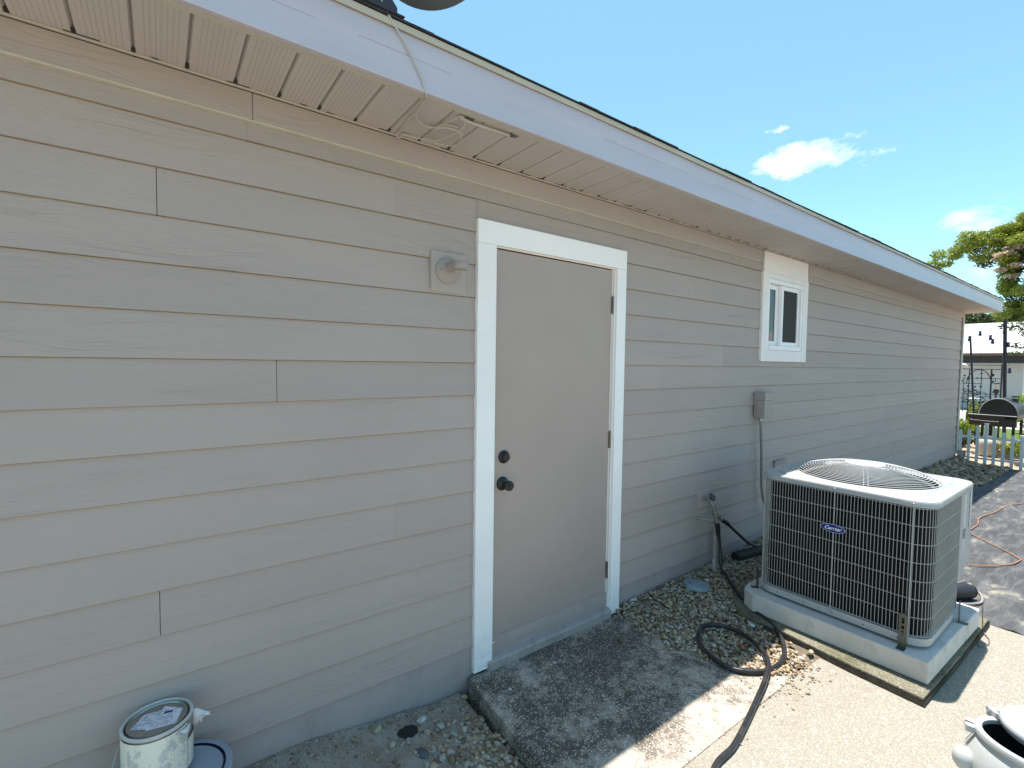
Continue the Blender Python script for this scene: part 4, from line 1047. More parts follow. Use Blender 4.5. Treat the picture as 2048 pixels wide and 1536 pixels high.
# ------------------------------------------------------------------ paint can standing on a pail
CX, CY, CZ, CR = -.021, -.112, .348, .0955
can = thing('paint_can', (CX, CY, .172), 'dented paint can with torn cream label and paper stuck on its metal lid', 'paint can')
def can_mat():
    b = NB('torn paper label'); x, y, z = b.sep(b.tc.outputs['Object'])
    ang = b.m_('ARCTAN2', y, x)
    u = b.m_('MULTIPLY', ang, .0955)
    rows = b.m_('FLOOR', b.m_('MULTIPLY', z, 330)); fr = b.m_('FRACT', b.m_('MULTIPLY', z, 330))
    w = b.noise(b.comb(u, b.m_('MULTIPLY', rows, 1.37), 0), 420, 1)
    area = b.m_('MULTIPLY', b.m_('GREATER_THAN', u, -.130), b.m_('LESS_THAN', z, .155))
    ink = b.m_('MULTIPLY', b.m_('MULTIPLY', b.m_('GREATER_THAN', fr, .5), b.m_('GREATER_THAN', w, .46)), area)
    n = b.noise(b.obj((1, 1, .6)), 26, 6, .65)
    c = b.mix(b.rng(n, .54, .60), (.84, .80, .68), (.58, .57, .54))
    c = b.mix(b.m_('MULTIPLY', ink, .62), c, (.12, .12, .13))
    return b.fin(c, .55, b.bump(n, .3, .003), spec=.3)
T0 = Matrix.Translation((CX, CY, 0))
m = MB(); m.lathe([(CR - .004, .172), (CR - .002, .176), (CR - .002, CZ - .012)], T0, 56); m.build('can_body', plain('dull tin', (.34, .34, .33), .35, .12, 14, .2, metal=.7), can)
m = MB(); m.lathe([(CR, .180), (CR + .0005, CZ - .016)], T0, 60, a0=-PI * 1.02, a1=-.62); m.build('label', can_mat(), can)
m = MB(); m.lathe([(CR, .180), (CR + .0008, CZ - .075)], T0, 24, a0=-.60, a1=.9); m.build('label', MATS.get('x') or can_mat(), can)
m = MB(); m.lathe([(CR - .002, CZ - .012), (CR + .001, CZ - .009), (CR + .0015, CZ - .002), (CR - .001, CZ), (CR - .006, CZ - .001), (CR - .008, CZ - .007)], T0, 60); m.build('rim', plain('bright tin', (.66, .66, .63), .35, .1, 20, metal=.3), can)
m = MB(); m.lathe([(CR - .0078, CZ - .007), (CR - .013, CZ - .0085), (CR - .0145, CZ - .002), (CR - .018, CZ - .0015), (CR - .020, CZ - .006), (0, CZ - .006)], T0, 60)
m.build('lid', plain('lid tin', (.36, .34, .30), .33, .1, 10, metal=.6), can)
m = MB(); m.lathe([(CR - .0086, CZ - .0068), (CR - .0128, CZ - .0072)], T0, 60); m.build('lid_groove', M_black, can)
Rl = Matrix.Rotation(math.radians(-20), 4, 'Z'); Tl = Matrix.Translation((CX, CY, CZ - .0052)) @ Rl
m = MB(); m.prism([(-.092, -.030), (-.034, -.040), (-.026, .048), (-.080, .036)], 0, .0005, Tl @ Matrix.Translation((.030, -.005, 0))); m.prism([(-.020, -.052), (.060, -.036), (.056, .034), (-.004, .060)], 0, .0007, Tl @ Matrix.Translation((.004, 0, 0)))
m.build('lid_sticker', label_mat2 := None or plain('sticker paper', (.78, .75, .78), .5, .14, 60), can)
m = MB(); m.prism([(-.03, .020), (-.006, .022), (-.006, .033), (-.03, .031)], .0008, .0012, Tl @ Matrix.Translation((.040, 0, 0))); m.build('lid_print', plain('dark blue print', (.05, .05, .16), .5), can)
tx = MB(); r_ = random.Random(4)
for i in range(13):
    y = -.036 + i * .006; x = -.058
    while x < .050:
        w = r_.uniform(.004, .016)
        if r_.random() < .62 and (x + .03) ** 2 + y * y < .075 ** 2 and not (.010 < x < .038 and .014 < y < .036): tx.box((x, y, .0008), (x + w, y + .0016, .0010))
        x += w + .003
mm_ = MB(); mm_.add([Tl @ Vector(p) for p in tx.v], tx.f); mm_.build('lid_print', plain('small grey print', (.20, .20, .24), .6), can)
m = MB(); pts_ = []
for i in range(15):
    t = i / 14; a = 2.75 + .0 * t
    pts_.append((CX - CR * .97 - .004 - .024 * math.sin(PI * t), CY + .045 * math.cos(PI * t) - .035, .30 - .135 * math.sin(PI * t * .5) * 1.05))
m.tube(pts_, .0016, 6); m.build('bail_wire', M_galv, can)
def flap(pts3, name, mat):
    m = MB(); n = len(pts3); m.add([Vector(p) for p in pts3], [tuple(range(n))]); o = m.build(name, mat, can); md = o.modifiers.new('t', 'SOLIDIFY'); md.thickness = .0006; return o
a = -.10
fl = MB()
outl = [(.074, .343), (.086, .342), (.096, .336), (.106, .329), (.112, .326), (.123, .321), (.119, .317), (.124, .313), (.112, .311), (.104, .306), (.099, .298), (.099, .288), (.091, .290), (.084, .285), (.074, .288)]
cc_ = (.092, .315); vv = [(cc_[0], CY - .020, cc_[1])] + [(x, CY - .014 - 6 * (x - .074) ** 2 + .003 * math.sin(i * 1.7), z) for i, (x, z) in enumerate(outl)]
fl.add(vv, [(0, 1 + i, 1 + (i + 1) % len(outl)) for i in range(len(outl))], True)
o = fl.build('paper_flap', plain('torn white paper', (.66, .66, .68), .7, .04), can); o.modifiers.new('t', 'SOLIDIFY').thickness = .0006
fl = MB(); vs = []
for i in range(6):
    u = i / 5; ang = -.98 + .40 * u; rr = CR + .002 + .008 * math.sin(u * PI)
    vs += [(CX + rr * math.cos(ang), CY + rr * math.sin(ang), CZ - .020), (CX + (rr + .006) * math.cos(ang), CY + (rr + .006) * math.sin(ang), CZ - .020 - .016 * (1 - abs(2 * u - 1)) - .004)]
fl.add(vs, [(2 * i, 2 * i + 2, 2 * i + 3, 2 * i + 1) for i in range(5)], True)
o = fl.build('paper_flap', MATS['torn white paper'], can); o.modifiers.new('t', 'SOLIDIFY').thickness = .0006

pail = thing('pail', (.032, -.168, -.04), 'pail with blue-grey lid half hidden behind the paint can', 'pail')
M_pl = plain('blue grey plastic', (.33, .36, .42), .42, .05, 8, .1)
Tp = Matrix.Translation((.034, -.170, 0))
m = MB(); m.lathe([(.125, -.045), (.138, .13), (.138, .150)], Tp, 56); m.build('pail_body', plain('white pail plastic', (.5, .5, .5), .45), pail)
m = MB(); m.lathe([(.141, .142), (.149, .146), (.151, .162), (.148, .168), (.134, .170), (.130, .168)], Tp, 64); m.lathe([(.122, .1645), (.120, .1665), (.116, .164), (.112, .162), (0, .162)], Tp, 64); m.build('pail_lid', M_pl, pail)
m = MB(); m.lathe([(.130, .168), (.128, .160), (.123, .160), (.122, .1645)], Tp, 64); m.build('lid_groove', plain('navy groove', (.012, .016, .06), .4), pail)

# ------------------------------------------------------------------ plastic tub with lid, bottom right
TX, TY, TZ, TR = 2.435, -1.815, .20, .150
M_tub = plain('pale grey plastic', (.44, .455, .45), .38, .04, 6, .05, 80)
tub = thing('plastic_tub', (TX, TY, -.06), 'pale grey round-bellied plastic tub with ajar lid on the sunny patio', 'plastic tub')
Rt = Matrix.Translation((TX, TY, TZ)) @ Matrix.Rotation(math.radians(7), 4, Vector((.25, 1, 0)).normalized())
m = MB(); m.lathe([(.0, -.245), (.10, -.245), (.155, -.20), (.182, -.13), (.180, -.075), (.160, -.030), (.150, -.012), (.150, -.002), (.146, -.002), (.145, -.02), (.172, -.08), (.17, -.14), (.10, -.23), (0, -.235)], Rt, 64); m.build('tub_body', M_tub, tub)
m = MB(); m.lathe([(.139, -.07), (.1395, -.008), (.141, -.006)], Rt, 56); m.lathe([(0, -.10), (.139, -.10), (.139, -.07)], Rt, 56); m.build('tub_liner', M_black, tub)
m = MB(); m.lathe([(.151, -.012), (.161, -.010), (.163, .002), (.160, .010), (.146, .012), (.141, .008), (.141, -.006)], Rt, 72); m.build('rim', M_tub, tub)
def loc(x, y, z): return Rt @ Vector((x, y, z))
m = MB(); 
Ml = Rt @ Matrix.Rotation(math.radians(172), 4, 'Z')
m.lathe([(0, -.04), (.018, -.036), (.030, -.020), (.034, .0), (.030, .02), (.018, .034), (0, .040)], Rt @ Matrix.Rotation(math.radians(118), 4, 'Z') @ Matrix.Translation((.190, .005, -.105)), 24); m.build('knob', M_tub, tub)
m = MB()
for ang in (93, 107):
    Mh = Rt @ Matrix.Rotation(math.radians(ang), 4, 'Z'); t_ = MB(); t_.cham((.158, -.012, -.022), (.186, .012, .004), .003); m.add([Mh @ Vector(p) for p in t_.v], t_.f)
build_each(m, 'lug', M_tub, tub)
m = MB(); Mh = Rt @ Matrix.Rotation(math.radians(44), 4, 'Z'); t_ = MB(); t_.cham((.140, -.030, .000), (.188, -.018, .035), .004); t_.cham((.140, .016, .000), (.188, .028, .035), .004); t_.tube([(.172, -.034, .028), (.172, .034, .028)], .010, 12); t_.cham((.095, -.014, .014), (.150, .014, .024), .002)
m.add([Mh @ Vector(p) for p in t_.v], t_.f); m.build('hinge', M_tub, tub)
Rl = Rt @ Matrix.Translation((.135, -.035, .030)) @ Matrix.Rotation(math.radians(-6), 4, Vector((.4, 1, 0)).normalized())
m = MB(); m.lathe([(.118, -.022), (.146, -.022), (.151, -.016), (.151, .004), (.146, .010), (.130, .012), (.118, .030), (.090, .052), (.050, .064), (0, .068)], Rl, 64); m.build('tub_lid', M_tub, tub)

# ------------------------------------------------------------------ beyond the far corner: fence, grill, trellis
M_vin = plain('white fence vinyl', (.62, .66, .68), .4, .03)
fence = thing('picket_fence', (10.95, -.4, -.07), 'low white scalloped picket fence beside the far house corner', 'fence')
ys_ = [-.045, -.150, -.253, -.353, -.453, -.559, -.661, -.766, -.87, -.97, -1.07, -1.17]; tops = [.498, .516, .580, .60, .573, .510, .473, .45, .473, .51, .573, .60]
for i, (y, t) in enumerate(zip(ys_, tops)):
    m = MB()
    if i % 4 == 3:
        m.cham((10.935, y - .020, -.08), (10.975, y + .020, t), .002); Mt = Matrix.Translation((10.955, y, t)); m.lathe([(.018, 0), (.024, .018), (.034, .030), (.034, .036), (0, .038)], Mt, 4, False)
        m.build('post', M_vin, fence)
    else:
        m.prism([(y - .020, -.07), (y + .020, -.07), (y + .020, t - .012), (y + .010, t), (y - .010, t), (y - .020, t - .012)], 10.936, 10.945, Matrix(((0, 0, 1, 0), (1, 0, 0, 0), (0, 1, 0, 0), (0, 0, 0, 1)))); m.build('picket', M_vin, fence)
m = MB(); m.cham((10.9455, -1.2, .372), (10.965, -.018, .412), .002); m.cham((10.9455, -1.2, .03), (10.965, -.018, .06), .002); m.build('rail', M_vin, fence)

C0 = Vector((0, -2.009, 1.52))
def pl(X, y, z, Xref): # move a point seen on plane x = Xref onto plane x = X
    s_ = X / Xref; return (X, C0.y + (y - C0.y) * s_, C0.z + (z - C0.z) * s_)
def py(y, X, Xref): return C0.y + (y - C0.y) * X / Xref
def pz(z, X, Xref): return C0.z + (z - C0.z) * X / Xref
GX = 12.6
grill = thing('barrel_grill', (GX + .4, py(-.1, GX, 13.5), -.08), 'black barrel charcoal grill with front shelf behind the picket fence', 'grill')
yl, yr = py(.154, GX, 13.5), py(-.395, GX, 13.5); zl0 = pz(.612, GX, 13.5); cy = (yl + yr) / 2; R_ = (yl - yr) / 2
Mg = Matrix.Translation((GX, cy, zl0)) @ Matrix.Rotation(PI / 2, 4, 'Y')
def halfcyl(m, R, x0, x1, a0, a1, sz=1.0, n=24):
    vs = []
    for x in (x0, x1):
        for i in range(n + 1):
            a = a0 + (a1 - a0) * i / n; vs.append((x, cy + R * math.cos(a), zl0 + sz * R * math.sin(a)))
    k = n + 1
    m.add(vs, [(i, i + 1, k + i + 1, k + i) for i in range(n)], True); m.add([vs[i] for i in range(k)], [tuple(range(k))]); m.add([vs[k + i] for i in range(k)], [tuple(range(k))])
m = MB(); halfcyl(m, R_, GX, GX + .9, 0, PI, 1.2); m.build('hood', M_black, grill)
m = MB(); halfcyl(m, R_ + .006, GX - .008, GX, .04, PI * .98, 1.21); 
m = MB(); m.tube([(GX - .006, cy + (R_ + .004) * math.cos(a), zl0 + 1.21 * R_ * math.sin(a)) for a in np.linspace(0, PI, 30)], .008, 6); m.build('hood_rim', plain('grey grill rim', (.30, .30, .30), .4), grill)
m = MB(); halfcyl(m, R_, GX, GX + .9, PI, 2 * PI, .85); m.build('firebox', M_black, grill)
ys0, ys1 = py(.298, GX, 13.5), py(-.238, GX, 13.5)
m = MB(); m.cham((GX - .16, ys1, zl0 - .06), (GX - .01, ys0, zl0 - .005), .004); m.box((GX - .12, yr - .0, zl0 - .20), (GX - .02, ys0 - .02, zl0 - .061)); m.build('front_shelf', plain('sooty black', (.02, .02, .02), .5), grill)
m = MB(); m.box((GX - .165, yr, zl0 - .0045), (GX - .01, ys0, zl0 + .003)); m.build('shelf_edge', plain('worn shelf edge', (.25, .25, .24), .5), grill)
m = MB(); zz = zl0 - .10; m.tube(smooth_path([(GX - .17, ys0 - .06, zz + .01), (GX - .20, ys0 - .08, zz), (GX - .20, cy, zz - .01), (GX - .17, cy - .03, zz)], 5), .006, 8); m.build('handle', M_galv, grill)
for x, y in ((GX + .02, yl - .05), (GX + .02, yr + .05), (GX + .85, yl - .05), (GX + .85, yr + .05)):
    MB().cham((x, y - .02, -.08), (x + .04, y + .02, zl0 - .10), .003).build('leg', M_black, grill)
m = MB(); sy = py(-.268, 13.2, 14.2); m.tube([(13.2, sy, .55), (13.2, sy, pz(.93, 13.2, 14.2))], .045, 14); m.tube([(13.2, sy, pz(.955, 13.2, 14.2)), (13.2, sy, pz(.985, 13.2, 14.2))], .058, 14); m.build('smokestack', M_black, grill)
# tank under the grill
tk = thing('propane_tank', (12.25, -.17, -.08), 'dusty white gas tank standing behind the picket fence posts', 'gas tank')
m = MB(); m.lathe([(0, -.07), (.10, -.07), (.135, -.03), (.14, .02), (.14, .16), (.13, .21), (.08, .25), (0, .26)], Matrix.Translation((12.25, -.19, 0)), 28); m.build('tank_body', plain('dusty tank white', (.38, .36, .31), .5, .15, 12, dirt=((.25, .14, .07), 8, .6)), tk)
m = MB(); m.lathe([(.06, .24), (.075, .30), (.070, .30), (.056, .24)], Matrix.Translation((12.25, -.19, 0)), 20); m.build('collar', MATS['dusty tank white'], tk)
# poles with string lights
M_pole = plain('dark pole', (.015, .013, .03), .5)
def pole(y, z1, lean, label, r=.022, X=13.9, z0=-.08):
    o = MB().tube([(X, y + lean, z0), (X, y, z1)], r, 10).build('light_pole', M_pole); return tag(o, label, 'pole', 'poles carrying the string lights')
pA = pole(py(-.006, 13.9, 14.5), pz(2.60, 13.9, 14.5), -.09, 'tall dark pole directly behind the grill hood', .030)
pB = pole(py(.525, 13.9, 14.5), pz(2.263, 13.9, 14.5), -.17, 'shorter leaning dark pole carrying string lights near the house corner', .018)
sl = thing('string_lights', (13.9, 0, 2.3), 'thin string of small hanging bulbs strung between the two dark poles', 'string lights')
def P6(zx, zy, X, Xr=13.9): # zoom point -> plane helper, done once here for small parts
    return None
sA = [(13.9, .88, 2.30), (13.9, .449, 2.232), (13.9, .20, 2.13), (13.9, -.08, 2.08), (13.9, -.35, 2.03)]
m = MB(); m.tube(smooth_path(sA, 6), .004, 5); m.tube(smooth_path([(13.9, .30, 1.72), (13.9, .16, 2.02), (13.9, .05, 2.35)], 6), .004, 5); m.tube(smooth_path([(13.9, -.03, 2.45), (13.9, -.12, 2.0), (13.9, -.19, 1.60)], 6), .004, 5); m.build('wire', M_pole, sl)
for (y, z) in ((.43, 2.225), (.112, 2.24), (.075, 2.16), (-.155, 2.085), (-.195, 1.56), (.27, 2.33)):
    b_ = MB(); b_.tube([(13.9, y, z), (13.9, y, z - .055)], .022, 8); b_.lathe([(.022, -.055), (.030, -.075), (.026, -.10), (0, -.112)], Matrix.Translation((13.9, y, z)), 10); b_.build('bulb', plain('dark socket', (.03, .03, .08), .4), sl)
# metal trellis
tr = thing('garden_trellis', (15.5, .5, -.08), 'tall black metal garden trellis with scrollwork behind the grill', 'trellis')
m = MB(); y0, y1 = .137, .86
for z, a, b_ in ((1.625, y0, y1), (1.53, y0, y1), (1.314, y0, y1), (1.188, .44, y1), (.95, y0, y1), (.75, .3, y1), (.55, .3, y1)): m.tube([(15.5, a, z), (15.5, b_, z)], .008, 6)
for y, z0_, z1_, r in ((y0, -.1, 1.65, .015), (.865, -.1, 1.65, .02), (.68, -.1, 1.53, .009), (.47, -.1, 1.53, .007), (.305, -.1, 1.53, .016), (.23, .9, 1.31, .007), (.77, .5, 1.31, .007)): m.tube([(15.5, y, z0_), (15.5, y, z1_)], r, 6)
m.build('frame', M_pole, tr)
m = MB(); m.tube([(15.49, .42 + .21 * math.cos(a) + .09, 1.18 + .34 * math.sin(a)) for a in np.linspace(0, PI, 20)], .009, 6)
r_ = random.Random(3)
for k in range(16):
    y, z = r_.uniform(.2, .8), r_.uniform(.62, 1.0); m.tube([(15.49 + r_.uniform(-.05, .05), y + .10 * math.cos(a) * (1 - a / 9), z + .09 * math.sin(a) * (1 - a / 9)) for a in np.linspace(0, 5.5, 14)], .007, 5)
m.build('scrollwork', M_pole, tr)
m = MB()
for k in range(16):
    y, z = r_.uniform(.2, .82), r_.uniform(.9, 1.5); m.lathe([(0, -.006), (.024, 0), (0, .006)], Matrix.Translation((15.47, y, z)) @ Matrix.Rotation(PI / 2 + r_.uniform(-.5, .5), 4, 'Y') @ Matrix.Diagonal((1, r_.uniform(.6, 1.2), 1, 1)), 8)
build_each(m, 'metal_leaf', M_pole, tr)
lan = thing('garden_lantern', (15.2, .2, -.08), 'small dark lantern on a stake against the trellis', 'lantern')
m = MB(); m.tube([(15.2, .165, -.08), (15.2, .165, .95)], .012, 8); m.build('stake', M_pole, lan)
m = MB(); m.lathe([(.01, .95), (.05, 1.02), (.045, 1.08)], Matrix.Translation((15.2, .165, 0)), 10); m.lathe([(.055, 1.20), (.055, 1.22), (0, 1.25)], Matrix.Translation((15.2, .165, 0)), 10); m.build('lantern_body', M_pole, lan)
m = MB(); m.lathe([(.042, 1.08), (.042, 1.20)], Matrix.Translation((15.2, .165, 0)), 10); m.build('lantern_glass', plain('pale lantern glass', (.5, .48, .42), .2), lan)
# metal bird ornament beside the corner
bd = thing('garden_ornament', (14.8, .8, -.08), 'white metal crane ornament on a stake by the house corner', 'garden ornament')
m = MB(); m.tube(smooth_path([(14.8, .62, 1.57), (14.8, .70, 1.64), (14.8, .78, 1.58), (14.8, .82, 1.40), (14.8, .86, 1.30)], 6), [.012, .016, .02, .025, .03, .04, .045] * 3 + [.05, .06, .06, .05][:4], 8) if False else None
m = MB(); pp = smooth_path([(14.8, .585, 1.55), (14.8, .65, 1.61), (14.8, .74, 1.57), (14.8, .80, 1.46)], 6); m.tube(pp, [.008 + .045 * math.sin(PI * i / (len(pp) - 1)) for i in range(len(pp))], 10); m.build('body', plain('white ornament paint', (.6, .6, .62), .4), bd)
m = MB(); m.tube([(14.8, .77, -.08), (14.8, .77, 1.5)], .010, 6); m.build('stake', M_pole, bd)

# ------------------------------------------------------------------ foliage helpers
def leaves(name, blobs, n, size, mat, parent=None, seed=0, asp=2.2, droop=0, edge=.0):
    """many small leaf-shaped faces gathered in clumps"""
    r_ = np.random.default_rng(seed); V = []; F = []
    w = np.array([b[3] * b[4] * b[5] for b in blobs]) ** .75; w /= w.sum(); cnt = (w * n).astype(int)
    C = []
    for (x, y, z, rx, ry, rz), k in zip(blobs, cnt):
        d = r_.normal(size=(k, 3)); d /= np.linalg.norm(d, axis=1)[:, None]; rad = r_.uniform(.25, 1, k) ** .6
        nz_ = 1 + .28 * np.sin(d[:, 0] * 5 + x) * np.sin(d[:, 1] * 6 + y) * np.cos(d[:, 2] * 5 + z)
        C.append(np.array([x, y, z]) + d * (rad * nz_)[:, None] * np.array([rx, ry, rz]))
    C = np.concatenate(C); k = len(C)
    a = r_.normal(size=(k, 3)); a[:, 2] = a[:, 2] * .5 - droop; a /= np.linalg.norm(a, axis=1)[:, None]
    b = r_.normal(size=(k, 3)); b -= (b * a).sum(1)[:, None] * a; b /= np.linalg.norm(b, axis=1)[:, None]
    s = size * r_.uniform(.6, 1.35, k)[:, None]
    q = np.stack([C - a * s * .5, C + b * s / asp * .5, C + a * s * .5, C - b * s / asp * .5], 1).reshape(-1, 3)
    me = bpy.data.meshes.new(name); me.vertices.add(k * 4); me.vertices.foreach_set('co', q.reshape(-1))
    me.loops.add(k * 4); me.loops.foreach_set('vertex_index', np.arange(k * 4)); me.polygons.add(k)
    me.polygons.foreach_set('loop_start', np.arange(0, k * 4, 4)); me.polygons.foreach_set('loop_total', np.full(k, 4)); me.update(calc_edges=True); me.materials.append(mat)
    o = bpy.data.objects.new(name, me); COL.objects.link(o)
    if parent is not None:
        o.parent = parent; o.location = -parent.location
    return o
M_bark = plain('bark', (.09, .075, .06), .9, .25, 6, .8, 20)
M_leafA = leaf_mat('yellow green leaves', (.085, .12, .018), (.32, .33, .05))
M_leafB = leaf_mat('dark green leaves', (.018, .032, .012), (.06, .085, .03))
M_leafC = leaf_mat('lime leaves', (.10, .16, .02), (.28, .36, .05))
M_pink = leaf_mat('pink blossom', (.36, .24, .23), (.48, .36, .34))
tree = thing('flowering_tree', (37, 0, -.1), 'spreading yellow-green tree with pink blossom beyond the far roof corner', 'tree')
bl_ = []; r_ = random.Random(21)
KX = 38 / 28
def tp(y, z, X=37.0): return (C0.y + (y - C0.y) * X / 28, C0.z + (z - C0.z) * X / 28)
arch = [(4.40, 6.0), (4.25, 6.35), (3.95, 6.62), (3.6, 6.85), (3.3, 7.05), (3.0, 7.2), (2.75, 7.30), (2.45, 7.15), (2.15, 7.25), (1.9, 7.45), (1.6, 7.62), (1.35, 7.65), (1.1, 7.6)]
for y, z in arch:
    Y_, Z_ = tp(y, z - .12); bl_.append((37 + r_.uniform(-1, 1), Y_, Z_, .55, .42, .30)); bl_.append((37 + r_.uniform(-1, 1), Y_ - .1, Z_ - .38, .5, .36, .22))
for y, z in ((2.9, 6.35), (2.6, 6.15), (2.3, 6.35), (3.1, 6.7), (2.75, 6.75), (2.3, 6.8), (2.05, 6.15), (1.9, 6.7), (4.3, 5.72)):
    Y_, Z_ = tp(y, z); bl_.append((37 + r_.uniform(-1, 1), Y_, Z_, .5, .40, .20))
for i in range(72):
    y = r_.uniform(-.8, 2.15); z = r_.uniform(3.3, 7.4)
    if z < 6.2 and y > 1.95: y -= .3
    Y_, Z_ = tp(y, z); bl_.append((37 + r_.uniform(-1.6, 1.6), Y_, Z_, .7, .42, .34))
cr = leaves('crown', bl_, 60000, .145, M_leafA, tree, 5, 2.6, .25)
cr2 = leaves('crown', [(x + 1.2, y, z - .15, rx, ry, rz) for x, y, z, rx, ry, rz in bl_[26:]], 22000, .16, M_leafB, tree, 6, 2.4, .2)
pk = []
for y, z in ((1.75, 6.35), (1.6, 6.45), (1.45, 6.3), (1.95, 6.05), (2.05, 5.98), (1.4, 6.75), (1.7, 6.1), (1.5, 5.6), (1.6, 5.2), (1.95, 5.5), (1.2, 6.6)):
    Y_, Z_ = tp(y, z); pk.append((35.6 + r_.uniform(-.4, .4), Y_, Z_, .3, .26, .13))
leaves('blossom', pk, 1500, .12, M_pink, tree, 7, 1.4)
tk_ = MB(); tk_.tube(smooth_path([(37, -1.2, -.1), (37.1, -1.1, 2), (37, -.8, 4), (37, -.2, 5.6)], 6), [.42 - .012 * i for i in range(19)], 12); tk_.build('trunk', M_bark, tree)
for tgt in arch[4::3] + [(1.9, 5.2), (1.4, 6.6)]:
    Y_, Z_ = tp(*tgt); l_ = MB(); pth = smooth_path([(37, -.5, 4.6), (37.1, (Y_ - .5) * .45, 4.6 + (Z_ - 4.6) * .62), (37, Y_, Z_ - .25)], 6); l_.tube(pth, [.10 * (1 - .9 * i / (len(pth) - 1)) for i in range(len(pth))], 7); l_.build('limb', M_bark, tree)
# dark evergreens behind the neighbour's ridge
for i, (x, y, z, r, lab) in enumerate(((46, 7.2, 4.85, 1.6, 'dark evergreen just right of the house corner behind the pale roof'), (45, 4.2, 4.75, 1.7, 'dark evergreen in the middle behind the pale roof ridge'), (44, 1.0, 4.85, 1.9, 'dark evergreen furthest right behind the pale roof ridge'))):
    t_ = thing('evergreen_tree', (x, y, -.1), lab, 'tree', 'dark trees behind the neighbouring roof'); r2 = random.Random(i)
    leaves('crown', [(x + r2.uniform(-r, r), y + r2.uniform(-r, r), z + r2.uniform(-.35, .35), .8, .85, .42) for _ in range(18)], 5200, .26, M_leafB, t_, 30 + i)
    tt = MB(); tt.tube([(x, y, -.1), (x, y, z)], [.2, .08], 8); tt.build('trunk', M_bark, t_)
# branch of nearer tree hanging over the roof at the frame edge
nb = thing('overhanging_tree', (24, -1.6, -.1), 'leafy tree whose branch tips hang in from the right edge before the pale roof', 'tree')
leaves('crown', [(24, C0.y + 2.95, 2.35, .3, .22, .12), (24, C0.y + 3.0, 2.12, .3, .26, .08), (24.2, C0.y + 2.75, 2.9, .5, .30, .25), (24, C0.y + 2.5, 3.1, .6, .5, .4), (24, C0.y + 3.2, 3.05, .4, .3, .16), (24, -1, 3.6, 1.2, 1.2, .8), (24, -1.6, 4.6, 1.3, 1.3, .9)], 4200, .13, M_leafB, nb, 44)
tt = MB(); tt.tube([(24, -1.6, -.1), (24, -1.5, 3.9)], [.16, .10], 10); tt.build('trunk', M_bark, nb)
# shrubs
def shrub(name, x, y, z, r, h, mat, n, sz, lab, seed, cat='shrub', grp=None):
    t_ = thing(name, (x, y, -.08), lab, cat, grp); r2 = random.Random(seed)
    leaves('foliage', [(x + r2.uniform(-r, r) * .6, y + r2.uniform(-r, r) * .6, -.02 + h * r2.uniform(.25, .85), r * .5, r * .5, h * .25) for _ in range(9)], n, sz, mat, t_, seed)
    s_ = MB()
    for k in range(4): s_.tube([(x, y, -.08), (x + r2.uniform(-r, r) * .5, y + r2.uniform(-r, r) * .5, h * .7)], [.012, .005], 6)
    s_.build('stem', M_bark, t_); return t_
shrub('shrub', 11.75, -.86, 0, .34, .50, M_leafC, 3400, .045, 'bright lime shrub right of the grill behind the fence', 1)
shrub('shrub', 12.2, -.50, 0, .20, .28, M_leafA, 1200, .04, 'low green plant peeking between pickets under the lime shrub', 2)
shrub('shrub', 13.4, .34, 0, .26, .55, M_leafC, 2200, .045, 'yellow-green bush left of the grill beside the house corner', 3)
shrub('shrub', 17.3, -.10, 0, .38, .95, M_leafC, 1800, .06, 'yellow-green bush right of the smokestack behind the grill', 4)
shrub('shrub', 16.2, .62, 0, .22, .80, M_leafA, 1400, .05, 'leafy plant growing behind the left part of the trellis', 6)
shrub('flower_clump', 16.0, .36, 0, .10, .74, leaf_mat('yellow petals', (.45, .33, .03), (.6, .5, .08)), 420, .04, 'yellow flowering clump behind the trellis', 8, 'flowers')
shrub('flower_clump', 16.0, .22, 0, .10, 1.0, M_pink, 300, .04, 'pink flowering stems behind the trellis upright', 9, 'flowers')
shrub('shrub', 12.6, .25, 0, .22, .22, M_leafB, 1200, .04, 'dark low plant behind the left pickets near the corner', 10)
# plant pot
pt = thing('plant_pot', (16.6, .77, -.08), 'pale square planter behind the trellis near the corner', 'planter')
m = MB(); m.cham((16.5, .68, .45), (16.8, .86, .80), .02); m.build('planter_box', plain('pale planter', (.36, .42, .40), .6), pt)
m = MB(); m.cham((16.48, .66, -.08), (16.82, .88, .449), .01); m.build('stand', M_bark, pt)

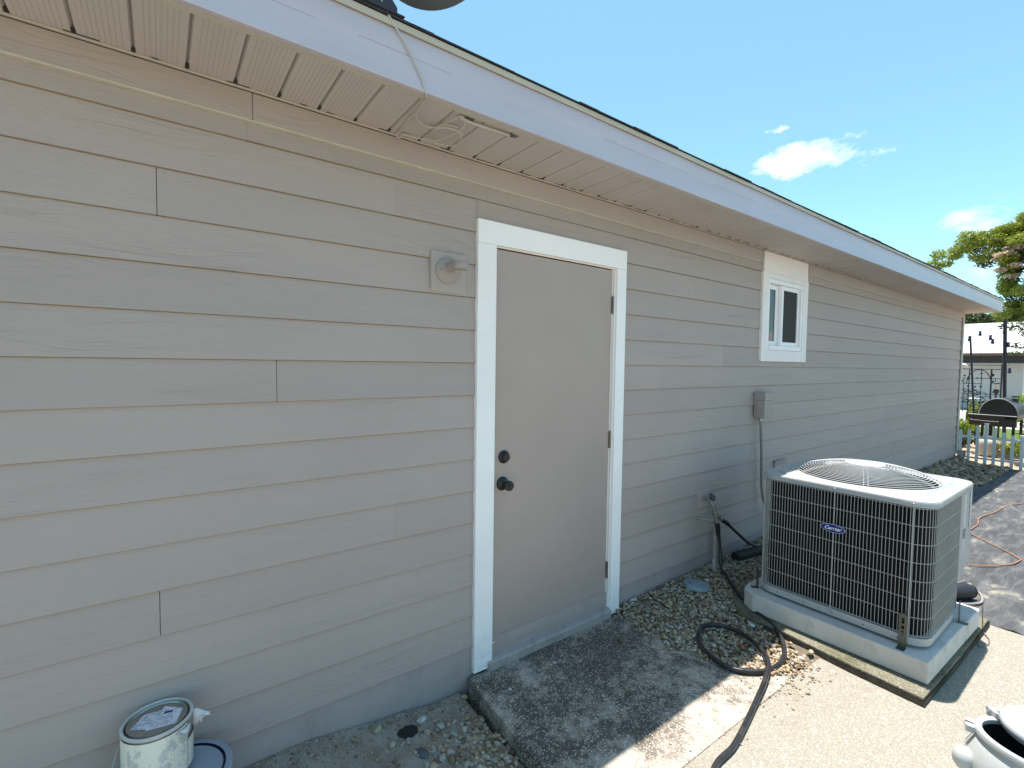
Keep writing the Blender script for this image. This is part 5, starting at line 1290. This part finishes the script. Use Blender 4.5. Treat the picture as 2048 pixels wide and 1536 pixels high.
# ------------------------------------------------------------------ neighbour's house
nh = thing('neighbour_house', (36, 4, -.1), 'white low house with sun-bleached shingle roof beyond the garden', 'house')
EX, RX = 26.0, 31.0
ze = pz(2.115, EX, 24); zr = pz(3.19, RX, 24)
def nroof_mat():
    b = NB('bleached shingles'); x, y, z = b.sep(b.tc.outputs['Object'])
    f = b.m_('FRACT', b.m_('MULTIPLY', x, 6)); ln = b.m_('LESS_THAN', f, .14); n = b.noise(b.obj((1, 3, 1)), 5, 5)
    c = b.mix(b.rng(n, .3, .7), (.46, .46, .44), (.58, .58, .57)); c = b.mix(b.m_('MULTIPLY', ln, .5), c, (.30, .30, .29))
    return b.fin(c, .9)
m = MB(); m.add([(EX, -14, ze), (EX, 14, ze), (RX, 14, zr), (RX, -14, zr), (RX + 5, 14, ze), (RX + 5, -14, ze)], [(0, 1, 2, 3), (3, 2, 4, 5)]); m.build('roof', nroof_mat(), nh)
zf = pz(2.02, EX, 24)
m = MB(); m.cham((EX - .02, -14, zf), (EX + .02, 14, ze + .005), .002); m.build('fascia', plain('brown fascia', (.16, .085, .05), .6), nh)
m = MB(); m.box((EX + .021, -14, zf + .02), (EX + 1.6, 14, zf + .04)); m.build('eave_soffit', M_sof if False else plain('brown soffit', (.08, .07, .06), .8), nh)
WXn = EX + 1.1; zw = pz(1.76, EX, 24)
m = MB(); m.box((WXn, -14, -.1), (WXn + .2, 14, zf + .0195)); m.build('wall', plain('white masonry', (.62, .62, .62), .8, .05), nh)
m = MB(); m.cham((EX + .03, -14, zw), (EX + .20, 14, zf + .0195), .003); m.build('shade_strip', plain('dark beam', (.030, .028, .026), .8), nh)  # near-black box stands in for the shadow below the eave
yg = py(.62, EX, 24)
m = MB()
for k in range(16): m.cham((WXn - .05, -4, -.05 + .12 * k), (WXn - .002, yg, .065 + .12 * k), .006)
m.build('garage_door', plain('white garage door', (.60, .63, .68), .6), nh)
m = MB(); m.tube([(EX + .1, yg + .15, -.1), (EX + .1, yg + .15, zw)], .05, 10); m.build('porch_post', MATS['white masonry'], nh)
